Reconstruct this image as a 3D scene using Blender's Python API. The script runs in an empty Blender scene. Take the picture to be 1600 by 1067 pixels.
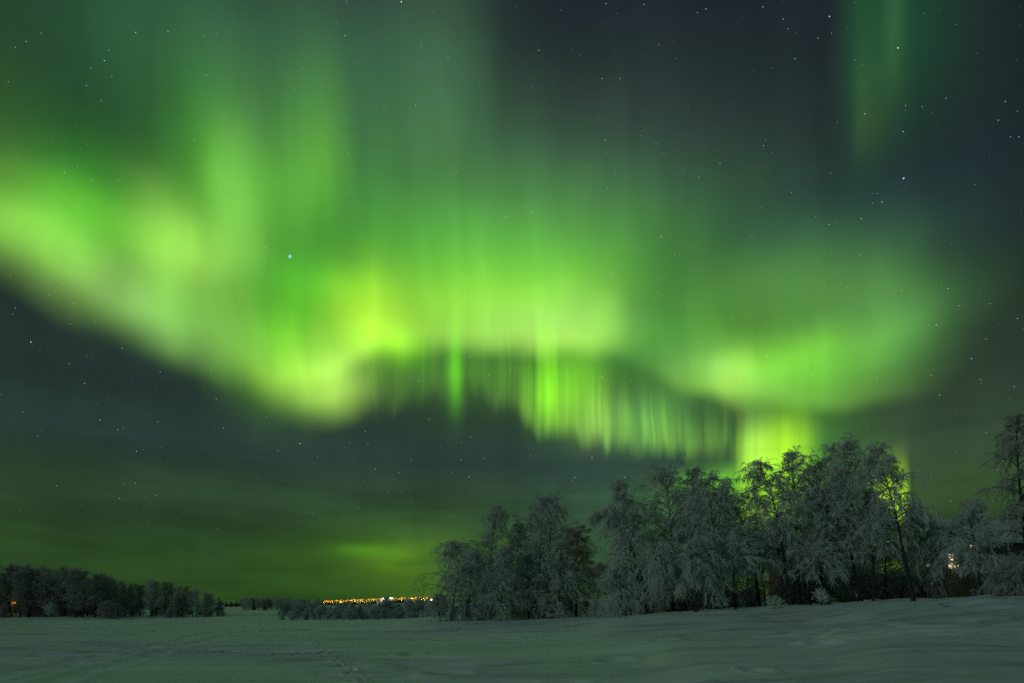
import bpy, math, random
import numpy as np

# ------------------------------------------------------------------ camera, world, moon, exposure
scene = bpy.context.scene
FOC = 889.0          # focal length in photo pixels (20 mm on a 36 mm sensor, 1600 px wide)
HOR = 950.0          # photo row of the horizon
EYE = 2.0            # metres above the river ice

cam_d = bpy.data.cameras.new("camera")
cam_d.lens = 20.0
cam_d.sensor_width = 36.0
cam_d.shift_y = (HOR - 533.5) / 1600.0
cam_d.clip_start = 0.1
cam_d.clip_end = 20000
cam = bpy.data.objects.new("camera", cam_d)
scene.collection.objects.link(cam)
cam.location = (0, 0, EYE)
cam.rotation_euler = (math.radians(90), 0, 0)
scene.camera = cam

scene.view_settings.view_transform = 'Standard'
scene.view_settings.look = 'None'
scene.view_settings.exposure = 0.0
scene.view_settings.gamma = 1.0
try:
    scene.cycles.max_bounces = 10
    scene.cycles.diffuse_bounces = 7
    scene.cycles.use_denoising = False
    scene.cycles.denoiser = 'OPENIMAGEDENOISE'
    scene.cycles.use_light_tree = True
    scene.cycles.sample_clamp_indirect = 2.0
except Exception:
    pass

MOON_EL, MOON_AZ = 9.0, 240.0     # a low moon behind the viewer's left shoulder
moon_d = bpy.data.lights.new("moon", 'SUN')
moon_d.energy = 0.33
moon_d.angle = math.radians(4)
moon_d.color = (0.76, 1.0, 0.84)
moon = bpy.data.objects.new("moon", moon_d)
scene.collection.objects.link(moon)
moon.rotation_euler = (math.radians(90 - MOON_EL), 0, math.radians(180 - MOON_AZ))


def px_dir(px, py):
    """photo pixel -> azimuth (deg, + to the right) and elevation (deg) of that direction"""
    a = math.atan2(px - 800.0, FOC)
    e = math.atan2((HOR - py) * math.cos(a), FOC)
    return math.degrees(a), math.degrees(e)


class Net:
    """small helper round a shader node tree"""
    def __init__(self, tree):
        self.t = tree
        self.n = tree.nodes
        self.l = tree.links

    def new(self, kind, **kw):
        nd = self.n.new(kind)
        for k, v in kw.items():
            setattr(nd, k, v)
        return nd

    def put(self, sock, v):
        if isinstance(v, bpy.types.NodeSocket):
            self.l.new(v, sock)
        elif isinstance(v, (tuple, list)) and len(sock.default_value) == 4 and len(v) == 3:
            sock.default_value = (*v, 1.0)
        else:
            sock.default_value = v

    def math(self, op, a, b=None, c=None, clamp=False):
        nd = self.new('ShaderNodeMath', operation=op, use_clamp=clamp)
        self.put(nd.inputs[0], a)
        if b is not None:
            self.put(nd.inputs[1], b)
        if c is not None:
            self.put(nd.inputs[2], c)
        return nd.outputs[0]

    def vmath(self, op, a, b=None, scale=None):
        nd = self.new('ShaderNodeVectorMath', operation=op)
        self.put(nd.inputs[0], a)
        if b is not None:
            self.put(nd.inputs[1], b)
        if scale is not None:
            self.put(nd.inputs['Scale'], scale)
        return nd.outputs['Value'] if op in ('DOT_PRODUCT', 'LENGTH') else nd.outputs[0]

    def maprange(self, v, a, b, c=0.0, d=1.0, kind='SMOOTHSTEP'):
        nd = self.new('ShaderNodeMapRange', interpolation_type=kind, clamp=True)
        for i, x in enumerate((v, a, b, c, d)):
            self.put(nd.inputs[i], x)
        return nd.outputs[0]

    def ramp(self, v, stops, mode='LINEAR'):
        nd = self.new('ShaderNodeValToRGB')
        cr = nd.color_ramp
        cr.interpolation = mode
        while len(cr.elements) < len(stops):
            cr.elements.new(0.5)
        for el, (p, c) in zip(cr.elements, stops):
            el.position = p
            el.color = (*c, 1.0)
        self.put(nd.inputs[0], v)
        return nd.outputs[0]

    def curve(self, v, pts):
        nd = self.new('ShaderNodeFloatCurve')
        cv = nd.mapping.curves[0]
        pts = sorted(pts)
        while len(cv.points) < len(pts):
            cv.points.new(0.5, 0.5)
        for p, (x, y) in zip(cv.points, pts):
            p.location = (min(1, max(0, x)), min(1, max(0, y)))
            p.handle_type = 'AUTO_CLAMPED'
        nd.mapping.extend = 'HORIZONTAL'
        nd.mapping.update()
        self.put(nd.inputs['Value'], v)
        return self.math('MAXIMUM', nd.outputs[0], 0.0)

    def noise(self, vec, scale, detail=2.0, rough=0.5, dims='3D'):
        nd = self.new('ShaderNodeTexNoise', noise_dimensions=dims)
        if dims == '1D':
            self.put(nd.inputs['W'], vec)
        elif vec is not None:
            self.put(nd.inputs['Vector'], vec)
        nd.inputs['Scale'].default_value = scale
        nd.inputs['Detail'].default_value = detail
        nd.inputs['Roughness'].default_value = rough
        return nd.outputs[0]


# SPEC0
CURTAINS = [
    dict(edge=[(-150, 370), (0, 412), (60, 440), (120, 474), (180, 506), (250, 532), (320, 556), (390, 585), (425, 622), (470, 642), (530, 642), (580, 618), (640, 570), (760, 520)],
         inten=[(-320, 0), (-120, 0.5), (0, 0.62), (120, 0.6), (250, 0.58), (340, 0.56), (400, 0.5), (440, 0.62), (490, 0.72), (540, 0.6), (575, 0.34), (610, 0.08), (650, 0)],
         soft=34,
         decay=120,
         lo=(0.259, 0.4999, 0.0676),
         hi=(0.119, 0.4996, 0.018),
         ray=0.07,
         ray_scale=0.22,
         expo=1.5,
         det=1.0),
    dict(edge=[(380, 600), (480, 590), (560, 566), (600, 545), (680, 534), (760, 538), (840, 546), (900, 548), (950, 546), (1000, 540), (1060, 530)],
         inten=[(420, 0), (480, 0.22), (540, 0.62), (575, 0.6), (620, 0.4), (700, 0.46), (780, 0.66), (860, 0.78), (910, 0.72), (945, 0.5), (970, 0.26), (995, 0.1), (1040, 0)],
         soft=21,
         decay=78,
         lo=(0.4392, 0.7596, 0.0923),
         hi=(0.5, 1.0, 0.0494),
         ray=0.04,
         ray_scale=0.3,
         expo=1.6,
         det=1.0),
    dict(edge=[(540, 640), (600, 640), (650, 622), (690, 612), (740, 606), (800, 640), (830, 660), (880, 678), (930, 690), (1000, 698), (1100, 706), (1160, 716), (1260, 730)],
         inten=[(560, 0), (600, 0.1), (660, 0.13), (700, 0.1), (740, 0.12), (790, 0.18), (812, 0.3), (835, 0.45), (860, 0.52), (885, 0.42), (910, 0.55), (950, 0.48), (985, 0.34), (1020, 0.48), (1070, 0.44), (1110, 0.38), (1150, 0.28), (1180, 0.1), (1230, 0)],
         soft=18,
         decay=78,
         lo=(0.2993, 0.6992, 0.0534),
         hi=(0.6, 2.2, 0.0),
         ray=0.5,
         ray_scale=0.5,
         ragged=46,
         seed=4.2,
         expo=2.6,
         det=3.0,
         tall=[(560, 1.0), (700, 0.9), (840, 1.0), (900, 0.9), (1000, 0.72), (1100, 0.6), (1200, 0.6)]),
    dict(edge=[(960, 552), (1010, 576), (1070, 604), (1130, 624), (1200, 632), (1280, 632), (1350, 628), (1430, 612), (1500, 590), (1560, 560)],
         inten=[(940, 0), (1010, 0.12), (1070, 0.34), (1130, 0.56), (1165, 0.48), (1250, 0.38), (1330, 0.3), (1400, 0.14), (1460, 0.05), (1520, 0)],
         soft=16,
         decay=70,
         lo=(0.3189, 0.6792, 0.0796),
         hi=(0.5002, 1.6004, 0.1),
         ray=0.06,
         ray_scale=0.3,
         expo=1.3,
         det=1.0),
]
BLOBS = [   # px, py, sx, sy, colour, rotation, power, warped
    (130, 380, 100, 60, (0.0, 0.0, 0.0132), -20, 1.0, True),
    (280, 392, 52, 52, (0.2923, 0.608, 0.0698), 0, 1.0, True),
    (370, 340, 32, 90, (0.1168, 0.2689, 0.0406), 0, 1.0, True),
    (320, 260, 38, 85, (0.0198, 0.1288, 0.0014), 0, 1.0, True),
    (245, 480, 55, 35, (0.0627, 0.2552, 0.0341), 0, 1.0, True),
    (360, 520, 60, 35, (0.0181, 0.091, 0.012), 0, 1.0, True),
    (470, 210, 210, 120, (0.0071, 0.0679, 0.0), 0, 1.0, True),
    (575, 490, 40, 40, (0.1907, 0.2298, 0.0), 0, 1.0, True),
    (860, 500, 95, 30, (0.01, 0.0, 0.05), 0, 1.0, True),
    (800, 480, 130, 40, (0.0813, 0.2073, 0.0), 0, 1.0, True),
    (760, 430, 200, 80, (0.0, 0.1843, 0.0), 0, 1.0, True),
    (700, 330, 170, 100, (0.0156, 0.059, 0.0), 0, 1.0, True),
    (840, 330, 230, 120, (0.0347, 0.0581, 0.0464), 0, 1.0, True),
    (1360, 500, 85, 50, (0.01, 0.0, 0.0316), 0, 1.0, True),
    (1150, 590, 26, 30, (0.1666, 0.1965, 0.0321), 0, 1.0, True),
    (1130, 752, 56, 18, (0.1227, 0.4252, 0.0), 4, 1.0, True),
    (1250, 690, 60, 60, (0.038, 0.1791, 0.0), 0, 1.0, True),
    (1398, 40, 13, 75, (0.0128, 0.0371, 0.0), 0, 1.0, False),
    (685, 110, 45, 110, (0.0231, 0.0639, 0.0223), 0, 1.0, True),
    (585, 60, 120, 130, (0.0176, 0.042, 0.0261), 0, 1.0, True),
    (300, 60, 190, 110, (0.0122, 0.0509, 0.0217), 0, 1.0, True),
    (400, 120, 90, 110, (0.0073, 0.0042, 0.0075), 0, 1.0, True),
    (590, 870, 110, 38, (0.0151, 0.0528, 0.0), 6, 1.0, True),
    (700, 900, 80, 40, (0.026, 0.0505, 0.0), 0, 1.0, True),
    (1010, 830, 150, 70, (0.0187, 0.0494, 0.0), 0, 1.0, True),
    (440, 560, 50, 50, (0.1044, 0.327, 0.0), 0, 1.0, True),
    (500, 600, 60, 30, (0.14, 0.2172, 0.0119), 0, 1.3, True),
    (455, 500, 45, 40, (0.0286, 0.2065, 0.0), 0, 1.0, True),
    (930, 645, 26, 34, (0.0666, 0.0457, 0.0256), 0, 1.0, False),
    (1230, 440, 120, 50, (0.0499, 0.1596, 0.0), 0, 1.0, True),
    (150, 295, 70, 50, (0.0, 0.0986, 0.0), 0, 1.0, True),
    (510, 445, 70, 30, (0.0277, 0.227, 0.0032), 0, 1.0, True),
    (900, 600, 34, 44, (0.1247, 0.4287, 0.0), 0, 1.0, False),
    (1250, 595, 90, 26, (0.0256, 0.173, 0.005), 0, 1.0, True),
    (1010, 650, 50, 30, (0.0832, 0.2549, 0.0468), 0, 1.0, False),
    (1300, 400, 150, 70, (0.0005, 0.0, 0.0345), 0, 1.0, True),
    (690, 470, 120, 34, (0.0608, 0.0905, 0.0), 0, 1.0, True),
    (960, 820, 120, 70, (0.0, 0.0, 0.0311), 0, 1.0, True),
    (720, 600, 120, 40, (0.0178, 0.0471, 0.0), 0, 1.0, True),
    (420, 310, 60, 70, (0.0575, 0.2188, 0.0091), 0, 1.0, True),
    (905, 505, 60, 30, (0.007, 0.0, 0.0023), 0, 1.3, True),
    (950, 495, 24, 26, (0.0595, 0.1526, 0.0074), 0, 1.3, True),
    (575, 858, 40, 8, (0.0367, 0.1076, 0.0), 0, 1.0, False),
    (1400, 520, 50, 45, (0.0301, 0.1169, 0.0174), 0, 1.0, True),
    (60, 370, 80, 36, (0.1219, 0.4066, 0.0222), -8, 1.3, True),
    (170, 440, 70, 30, (0.0574, 0.0428, 0.0249), -28, 1.0, True),
    (220, 500, 40, 20, (0.0075, 0.0, 0.0083), -25, 1.0, True),
    (600, 530, 40, 24, (0.1622, 0.5518, 0.0), 0, 1.0, True),
    (620, 890, 34, 7, (0.0238, 0.0461, 0.0), 0, 1.0, False),
    (1210, 562, 110, 28, (0.1203, 0.4208, 0.0071), 0, 1.0, True),
    (1115, 572, 50, 22, (0.024, 0.0367, 0.0435), -15, 1.0, True),
    (760, 700, 260, 80, (0.002, 0.0023, 0.0), 0, 1.0, True),
    (1400, 690, 200, 120, (0.0111, 0.0167, 0.0), 0, 1.0, True),
    (300, 690, 200, 60, (0.0, 0.0, 0.0027), 0, 1.0, True),
    (120, 335, 80, 34, (0.0705, 0.3365, 0.0), -5, 1.0, True),
    (1350, 472, 90, 38, (0.0368, 0.1345, 0.0), -4, 1.0, True),
    (1015, 532, 60, 30, (0.0259, 0.1725, 0.0154), 0, 1.0, True),
    (820, 400, 160, 60, (0.0496, 0.1643, 0.0), 0, 1.0, True),
    (712, 580, 8, 36, (0.08, 0.44, 0.0), 0, 1.0, False),
    (525, 602, 36, 26, (0.1, 0.17, 0.03), 0, 1.2, True),
    (760, 585, 170, 26, (0.012, 0.05, 0.006), 0, 1.0, True),
    (605, 872, 40, 10, (0.03, 0.06, 0), 12, 1.0, True),
]
SHAFTS = [   # left px, right px, softness left and right, py, size up and down, colour
    (1158, 1257, 13, 36, 700, 32, 70, (0.3644, 0.6933, 0.0)),
    (1160, 1196, 8, 26, 688, 30, 34, (0.0, 0.0, 0.05)),
    (1366, 1417, 24, 8, 785, 34, 60, (0.4032, 0.7418, 0.0)),
    (1322, 1490, 34, 120, 40, 300, 110, (0.0027, 0.0514, 0.0104)),
    (1385, 1412, 8, 12, 20, 300, 60, (0.0031, 0.0067, 0.0119)),
    (1335, 1380, 10, 30, 180, 80, 50, (0.0146, 0.0322, 0.0003)),
    (815, 829, 7, 8, 620, 50, 26, (0.05, 0.14, 0.0)),
    (838, 869, 6, 7, 615, 60, 26, (0.14, 0.5, 0.0)),
    (455, 535, 50, 34, 245, 90, 60, (0.0463, 0.16, 0.001)),
]
# SPEC1


def build_world():
    world = bpy.data.worlds.new("World")
    scene.world = world
    world.use_nodes = True
    T = Net(world.node_tree)
    T.n.clear()
    out = T.new('ShaderNodeOutputWorld')
    bg = T.new('ShaderNodeBackground')
    T.l.new(bg.outputs[0], out.inputs[0])
    tc = T.new('ShaderNodeTexCoord')
    sep = T.new('ShaderNodeSeparateXYZ')
    T.l.new(tc.outputs['Generated'], sep.inputs[0])
    x, y, z = sep.outputs
    az = T.math('MULTIPLY', T.math('ARCTAN2', x, y), 180 / math.pi)
    el = T.math('MULTIPLY', T.math('ARCSINE', z), 180 / math.pi)
    vec0 = T.new('ShaderNodeCombineXYZ')
    T.put(vec0.inputs[0], az)
    T.put(vec0.inputs[1], el)
    # gentle warp so that nothing is a perfect ellipse
    wn = T.new('ShaderNodeTexNoise', noise_dimensions='2D')
    T.l.new(vec0.outputs[0], wn.inputs['Vector'])
    wn.inputs['Scale'].default_value = 0.16
    wn.inputs['Detail'].default_value = 1.0
    w3 = T.vmath('SUBTRACT', wn.outputs['Color'], (0.5, 0.5, 0.5))
    w3 = T.vmath('MULTIPLY', w3, (2.2, 1.6, 0))
    vec = T.vmath('ADD', vec0.outputs[0], w3)
    sv = T.new('ShaderNodeSeparateXYZ')
    T.l.new(vec, sv.inputs[0])
    waz, wel = sv.outputs[0], sv.outputs[1]
    AZR, ELR = 52.0, 60.0
    naz = T.math('MULTIPLY_ADD', az, 1 / (2 * AZR), 0.5)

    def cx(px):
        return (px_dir(px, 500)[0] + AZR) / (2 * AZR)

    total = []

    # clear-sky glow: elevation ramp (deg / 60)
    def es(py):
        return px_dir(800, py)[1] / 60.0
    base = T.ramp(T.math('DIVIDE', el, 60.0), [
        (0.0, (.021, .058, .012)), (es(880), (.022, .058, .016)), (es(800), (.025, .058, .025)),
        (es(720), (.022, .046, .037)), (es(640), (.017, .033, .029)), (es(520), (.011, .021, .020)),
        (es(350), (.011, .020, .021)), (es(180), (.011, .017, .022)), (es(0), (.012, .016, .024)),
        (1.0, (.014, .020, .028))], 'EASE')
    # the unseen sky behind and overhead: faintly moonlit
    behind = T.maprange(y, 0.35, -0.25)
    up = T.maprange(z, 0.75, 0.95)
    mx0 = T.new('ShaderNodeMix', data_type='RGBA')
    T.put(mx0.inputs[0], behind)
    T.put(mx0.inputs[6], base)
    T.put(mx0.inputs[7], (.037, .070, .064))
    mx = T.new('ShaderNodeMix', data_type='RGBA')
    T.put(mx.inputs[0], up)
    T.put(mx.inputs[6], mx0.outputs[2])
    T.put(mx.inputs[7], (.037, .070, .064))
    total.append(mx.outputs[2])

    def blob(px, py, sx, sy, col, rot=0.0, power=1.0, warp=True):
        a, e = px_dir(px, py)
        ca = math.cos(math.radians(a))
        ce = math.cos(math.radians(e))
        dx = sx / FOC * ca * ca * 180 / math.pi
        dy = sy / FOC * ca * ce * ce * 180 / math.pi
        v = T.vmath('SUBTRACT', vec if warp else vec0.outputs[0], (a, e, 0))
        if rot:
            v = T.vmath('ADD', T.vmath('SCALE', (math.cos(math.radians(rot)) / dx, 0, 0), scale=T.vmath('DOT_PRODUCT', v, (1, math.tan(math.radians(rot)), 0))),
                        T.vmath('SCALE', (0, math.cos(math.radians(rot)) / dy, 0), scale=T.vmath('DOT_PRODUCT', v, (-math.tan(math.radians(rot)), 1, 0))))
        else:
            v = T.vmath('MULTIPLY', v, (1 / dx, 1 / dy, 0))
        r2 = T.vmath('DOT_PRODUCT', v, v)
        if power != 1.0:
            r2 = T.math('POWER', r2, power)
        g = T.math('EXPONENT', T.math('MULTIPLY', r2, -0.5))
        total.append(T.vmath('SCALE', col, scale=g))

    def curtain(edge, inten, soft, decay, col_lo, col_hi, ray=0.0, ray_scale=1.0, tall=None, ragged=0.0, seed=0.0, expo=1.0, det=3.0):
        """edge: [(px,py)] lower border; inten: [(px,0..1)]; soft, decay in px; rays are vertical streaks"""
        k = 180 / math.pi / FOC
        src = T.math('ADD', T.math('MULTIPLY', T.math('SUBTRACT', waz, az), 0.35), az)
        nz = T.math('MULTIPLY_ADD', src, 1 / (2 * AZR), 0.5)
        e = T.math('MULTIPLY', T.curve(nz, [(cx(p), px_dir(p, q)[1] / ELR) for p, q in edge]), ELR)
        i = T.curve(nz, [(cx(p), v) for p, v in inten])
        rn = T.noise(T.math('ADD', src, seed), ray_scale, det, 0.62, '1D')
        rays = T.maprange(rn, 0.32, 0.72)
        if ragged:
            rn2 = T.noise(T.math('ADD', src, seed + 31.7), ray_scale * 0.8, 2.0, 0.6, '1D')
            e = T.math('ADD', e, T.math('MULTIPLY', T.math('SUBTRACT', rn2, 0.5), -ragged * k))
        d = T.math('SUBTRACT', wel if not ragged else T.math('ADD', T.math('MULTIPLY', T.math('SUBTRACT', wel, el), 0.25), el), e)
        lo = T.maprange(d, -soft * k, soft * k)
        hd = decay * k * 0.85
        hbase = hd
        if tall:
            hd = T.math('MULTIPLY', T.math('MULTIPLY', T.curve(nz, [(cx(p), v / 2) for p, v in tall]), 2.0), hd)
        if ray:
            hh = T.math('MULTIPLY', T.math('MULTIPLY_ADD', rays, 0.5 * ray, 1 - 0.25 * ray), hd)
        else:
            hh = hd
        q = T.math('DIVIDE', T.math('MAXIMUM', d, 0.0), hh)
        if expo != 1.0:
            q = T.math('POWER', q, expo)
        fall = T.math('EXPONENT', T.math('MULTIPLY', q, -1.0))
        g = T.math('MULTIPLY', T.math('MULTIPLY', lo, fall), i)
        if ray:
            g = T.math('MULTIPLY', g, T.math('MULTIPLY_ADD', rays, ray * 1.2, 1 - ray))
        hi = T.maprange(d, 0.0, 2.2 * hbase)
        m = T.new('ShaderNodeMix', data_type='RGBA')
        T.put(m.inputs[0], hi)
        T.put(m.inputs[6], col_lo)
        T.put(m.inputs[7], col_hi)
        total.append(T.vmath('SCALE', m.outputs[2], scale=g))

    for c in CURTAINS:
        curtain(c['edge'], c['inten'], c['soft'], c['decay'], c['lo'], c['hi'], c['ray'], c['ray_scale'],
                ragged=c.get('ragged', 0.0), seed=c.get('seed', 0.0), expo=c['expo'], tall=c.get('tall'), det=c['det'])
    for (px, py, sx, sy, col, rot, power, warp) in BLOBS:
        blob(px, py, sx, sy, col, rot, power, warp)
    for (pl, pr, sl, sr, py, up_, dn, col) in SHAFTS:
        a0, a1 = px_dir(pl - sl, py)[0], px_dir(pl + sl, py)[0]
        b0, b1 = px_dir(pr - sr, py)[0], px_dir(pr + sr, py)[0]
        pm = (pl + pr) / 2
        e0 = px_dir(pm, py)[1]
        du, dd = px_dir(pm, py - up_)[1] - e0, e0 - px_dir(pm, py + dn)[1]
        g = T.math('MULTIPLY', T.maprange(az, a0, a1), T.maprange(az, b0, b1, 1.0, 0.0))
        if pr - pl < 120 and py > 500:
            g = T.math('MULTIPLY', g, T.maprange(T.noise(az, 0.9, 3.0, 0.55, '1D'), 0.3, 0.7, .86, 1.12))
        d = T.math('SUBTRACT', el, e0)
        q = T.math('ADD', T.math('DIVIDE', T.math('MAXIMUM', d, 0.0), du), T.math('DIVIDE', T.math('MINIMUM', d, 0.0), -dd))
        g = T.math('MULTIPLY', g, T.math('EXPONENT', T.math('MULTIPLY', T.math('MULTIPLY', q, q), -0.5)))
        total.append(T.vmath('SCALE', col, scale=g))
    # fine structure: faint smeared mottling that no long exposure is without
    st = T.new('ShaderNodeCombineXYZ')
    T.put(st.inputs[0], T.math('MULTIPLY', T.math('ADD', waz, T.math('MULTIPLY', el, 0.05)), 0.30))
    T.put(st.inputs[1], T.math('MULTIPLY', wel, 0.055))
    mott = T.noise(st.outputs[0], 1.0, 4.0, 0.50, '2D')
    st2 = T.new('ShaderNodeCombineXYZ')
    T.put(st2.inputs[0], T.math('MULTIPLY', waz, 0.04))
    T.put(st2.inputs[1], T.math('MULTIPLY', wel, 0.16))
    mott2 = T.noise(st2.outputs[0], 1.0, 4.0, 0.55, '2D')
    st3 = T.new('ShaderNodeCombineXYZ')
    T.put(st3.inputs[0], T.math('MULTIPLY', T.math('ADD', az, T.math('MULTIPLY', el, 0.8)), 0.055))
    T.put(st3.inputs[1], T.math('MULTIPLY', el, 0.34))
    veil = T.noise(st3.outputs[0], 1.0, 4.0, 0.55, '2D')        # thin cloud veils low over the horizon
    veil = T.math('MULTIPLY', T.maprange(veil, 0.3, 0.7, -.16, .16), T.maprange(el, 9.0, 21.0, 1.0, 0.0))
    f = T.math('ADD', T.maprange(mott, 0.3, 0.7, -.05, .05), T.math('ADD', T.maprange(mott2, 0.3, 0.7, .97, 1.03), veil))
    # the light is summed in a few groups (one Background each): a single sum is too big for the renderer's shader stack
    sh = None
    for g0 in range(0, len(total), 24):
        part = total[g0]
        for v in total[g0 + 1:g0 + 24]:
            part = T.vmath('ADD', part, v)
        b = bg if sh is None else T.new('ShaderNodeBackground')
        T.put(b.inputs['Color'], T.vmath('SCALE', part, scale=f))
        b.inputs['Strength'].default_value = 1.0
        if sh is None:
            sh = b.outputs[0]
        else:
            ad = T.new('ShaderNodeAddShader')
            T.l.new(sh, ad.inputs[0])
            T.l.new(b.outputs[0], ad.inputs[1])
            sh = ad.outputs[0]
    T.l.new(sh, out.inputs[0])
    world.cycles.sampling_method = 'MANUAL'
    world.cycles.sample_map_resolution = 1024


build_world()
# MAIN0


# ------------------------------------------------------------------ helpers
col = scene.collection
rng = np.random.default_rng(11)
random.seed(7)
UP = np.array([0, 0, 1.0])


def tag(o, label=None, cat=None, group=None, kind=None):
    if label:
        o['label'] = label
    if cat:
        o['category'] = cat
    if group:
        o['group'] = group
    if kind:
        o['kind'] = kind
    return o


def empty(name, loc, rz=0.0):
    o = bpy.data.objects.new(name, None)
    o.empty_display_size = 0.2
    col.objects.link(o)
    o.location = loc
    o.rotation_euler = (0, 0, rz)
    return o


def link_mesh(name, me, mat, parent=None):
    if mat is not None and not me.materials:
        me.materials.append(mat)
    o = bpy.data.objects.new(name, me)
    col.objects.link(o)
    if parent is not None:
        o.parent = parent
    return o


def fast_mesh(name, verts, loops, sizes, smooth=False):
    """verts (n,3), loops flat vertex indices, sizes per polygon"""
    me = bpy.data.meshes.new(name)
    verts = np.ascontiguousarray(verts, dtype=np.float32)
    loops = np.ascontiguousarray(loops, dtype=np.int32)
    sizes = np.ascontiguousarray(sizes, dtype=np.int32)
    me.vertices.add(len(verts))
    me.vertices.foreach_set('co', verts.ravel())
    me.loops.add(len(loops))
    me.loops.foreach_set('vertex_index', loops)
    me.polygons.add(len(sizes))
    starts = np.concatenate([[0], np.cumsum(sizes)[:-1]]).astype(np.int32)
    me.polygons.foreach_set('loop_start', starts)
    if smooth:
        me.polygons.foreach_set('use_smooth', np.ones(len(sizes), dtype=bool))
    me.update(calc_edges=True)
    return me


class MB:
    """collects boxes, prisms, tubes and lathes and links them as one mesh object"""
    def __init__(self):
        self.v, self.f = [], []

    def add(self, vs, fs):
        b = len(self.v)
        self.v += [tuple(map(float, p)) for p in vs]
        self.f += [tuple(i + b for i in f) for f in fs]
        return self

    def box(self, c, s):
        x, y, z = c
        a, b, h = s[0] / 2, s[1] / 2, s[2] / 2
        vs = [(x + i * a, y + j * b, z + k * h) for k in (-1, 1) for j in (-1, 1) for i in (-1, 1)]
        return self.add(vs, [(0, 2, 3, 1), (4, 5, 7, 6), (0, 1, 5, 4), (2, 6, 7, 3), (0, 4, 6, 2), (1, 3, 7, 5)])

    def tube(self, pts, rad, m=8, cap=True):
        pts = [np.array(p, float) for p in pts]
        if not isinstance(rad, (list, tuple)):
            rad = [rad] * len(pts)
        vs, fs = [], []
        for i, p in enumerate(pts):
            t = pts[min(i + 1, len(pts) - 1)] - pts[max(i - 1, 0)]
            t /= np.linalg.norm(t) + 1e-9
            ref = np.array([1.0, 0, 0]) if abs(t[0]) < .8 else np.array([0, 1.0, 0])
            u = np.cross(t, ref)
            u /= np.linalg.norm(u)
            w = np.cross(t, u)
            for k in range(m):
                a = 2 * math.pi * k / m
                vs.append(p + rad[i] * (math.cos(a) * u + math.sin(a) * w))
        for i in range(len(pts) - 1):
            for k in range(m):
                fs.append((i * m + k, i * m + (k + 1) % m, (i + 1) * m + (k + 1) % m, (i + 1) * m + k))
        if cap:
            fs.append(tuple(range(m))[::-1])
            fs.append(tuple((len(pts) - 1) * m + k for k in range(m)))
        return self.add(vs, fs)

    def lathe(self, c, prof, m=12):
        vs, fs = [], []
        for r, z in prof:
            for k in range(m):
                a = 2 * math.pi * k / m
                vs.append((c[0] + r * math.cos(a), c[1] + r * math.sin(a), c[2] + z))
        n = len(prof)
        for i in range(n - 1):
            for k in range(m):
                fs.append((i * m + k, i * m + (k + 1) % m, (i + 1) * m + (k + 1) % m, (i + 1) * m + k))
        fs.append(tuple(range(m))[::-1])
        fs.append(tuple((n - 1) * m + k for k in range(m)))
        return self.add(vs, fs)

    def mesh(self, name, smooth=False):
        me = bpy.data.meshes.new(name)
        me.from_pydata(self.v, [], self.f)
        if smooth:
            for p in me.polygons:
                p.use_smooth = True
        me.update()
        return me

    def build(self, name, mat, parent=None, smooth=False):
        return link_mesh(name, self.mesh(name, smooth), mat, parent)


# ------------------------------------------------------------------ materials
def new_mat(name):
    m = bpy.data.materials.new(name)
    m.use_nodes = True
    T = Net(m.node_tree)
    p = T.n['Principled BSDF']
    return m, T, p


def mat_snow():
    m, T, p = new_mat('snow')
    tc = T.new('ShaderNodeTexCoord')
    pos = tc.outputs['Object']
    big = T.noise(pos, 0.05, 4, 0.6)
    fine = T.noise(pos, 2.3, 6, 0.65)
    mpx = T.new('ShaderNodeMapping')
    T.put(mpx.inputs['Vector'], pos)
    mpx.inputs['Rotation'].default_value = (0, 0, math.radians(8))
    mpx.inputs['Scale'].default_value = (0.22, 1.5, 1)
    streak = T.noise(mpx.outputs[0], 1.0, 5, 0.62)
    mp2 = T.new('ShaderNodeMapping')
    T.put(mp2.inputs['Vector'], pos)
    mp2.inputs['Rotation'].default_value = (0, 0, math.radians(-9))
    mp2.inputs['Scale'].default_value = (0.075, 0.60, 1)
    long_streak = T.noise(mp2.outputs[0], 1.0, 5, 0.60)       # long stretched noise that varies the snow colour in streaks
    f = T.math('ADD', T.math('MULTIPLY', big, 0.22), T.math('ADD', T.math('MULTIPLY', long_streak, 0.48), T.math('MULTIPLY', streak, 0.30)))
    c = T.ramp(f, [(0.38, (.42, .47, .50)), (0.46, (.66, .71, .73)), (0.56, (.78, .83, .83)), (0.66, (.84, .87, .86))])
    T.put(p.inputs['Base Color'], c)
    p.inputs['Roughness'].default_value = 0.65
    p.inputs['Specular IOR Level'].default_value = 0.25
    b = T.new('ShaderNodeBump')
    b.inputs['Strength'].default_value = 0.55
    b.inputs['Distance'].default_value = 0.10
    h = T.math('ADD', T.math('MULTIPLY', streak, 1.0), T.math('MULTIPLY', fine, 0.22))
    T.put(b.inputs['Height'], h)
    T.l.new(b.outputs[0], p.inputs['Normal'])
    return m


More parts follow.
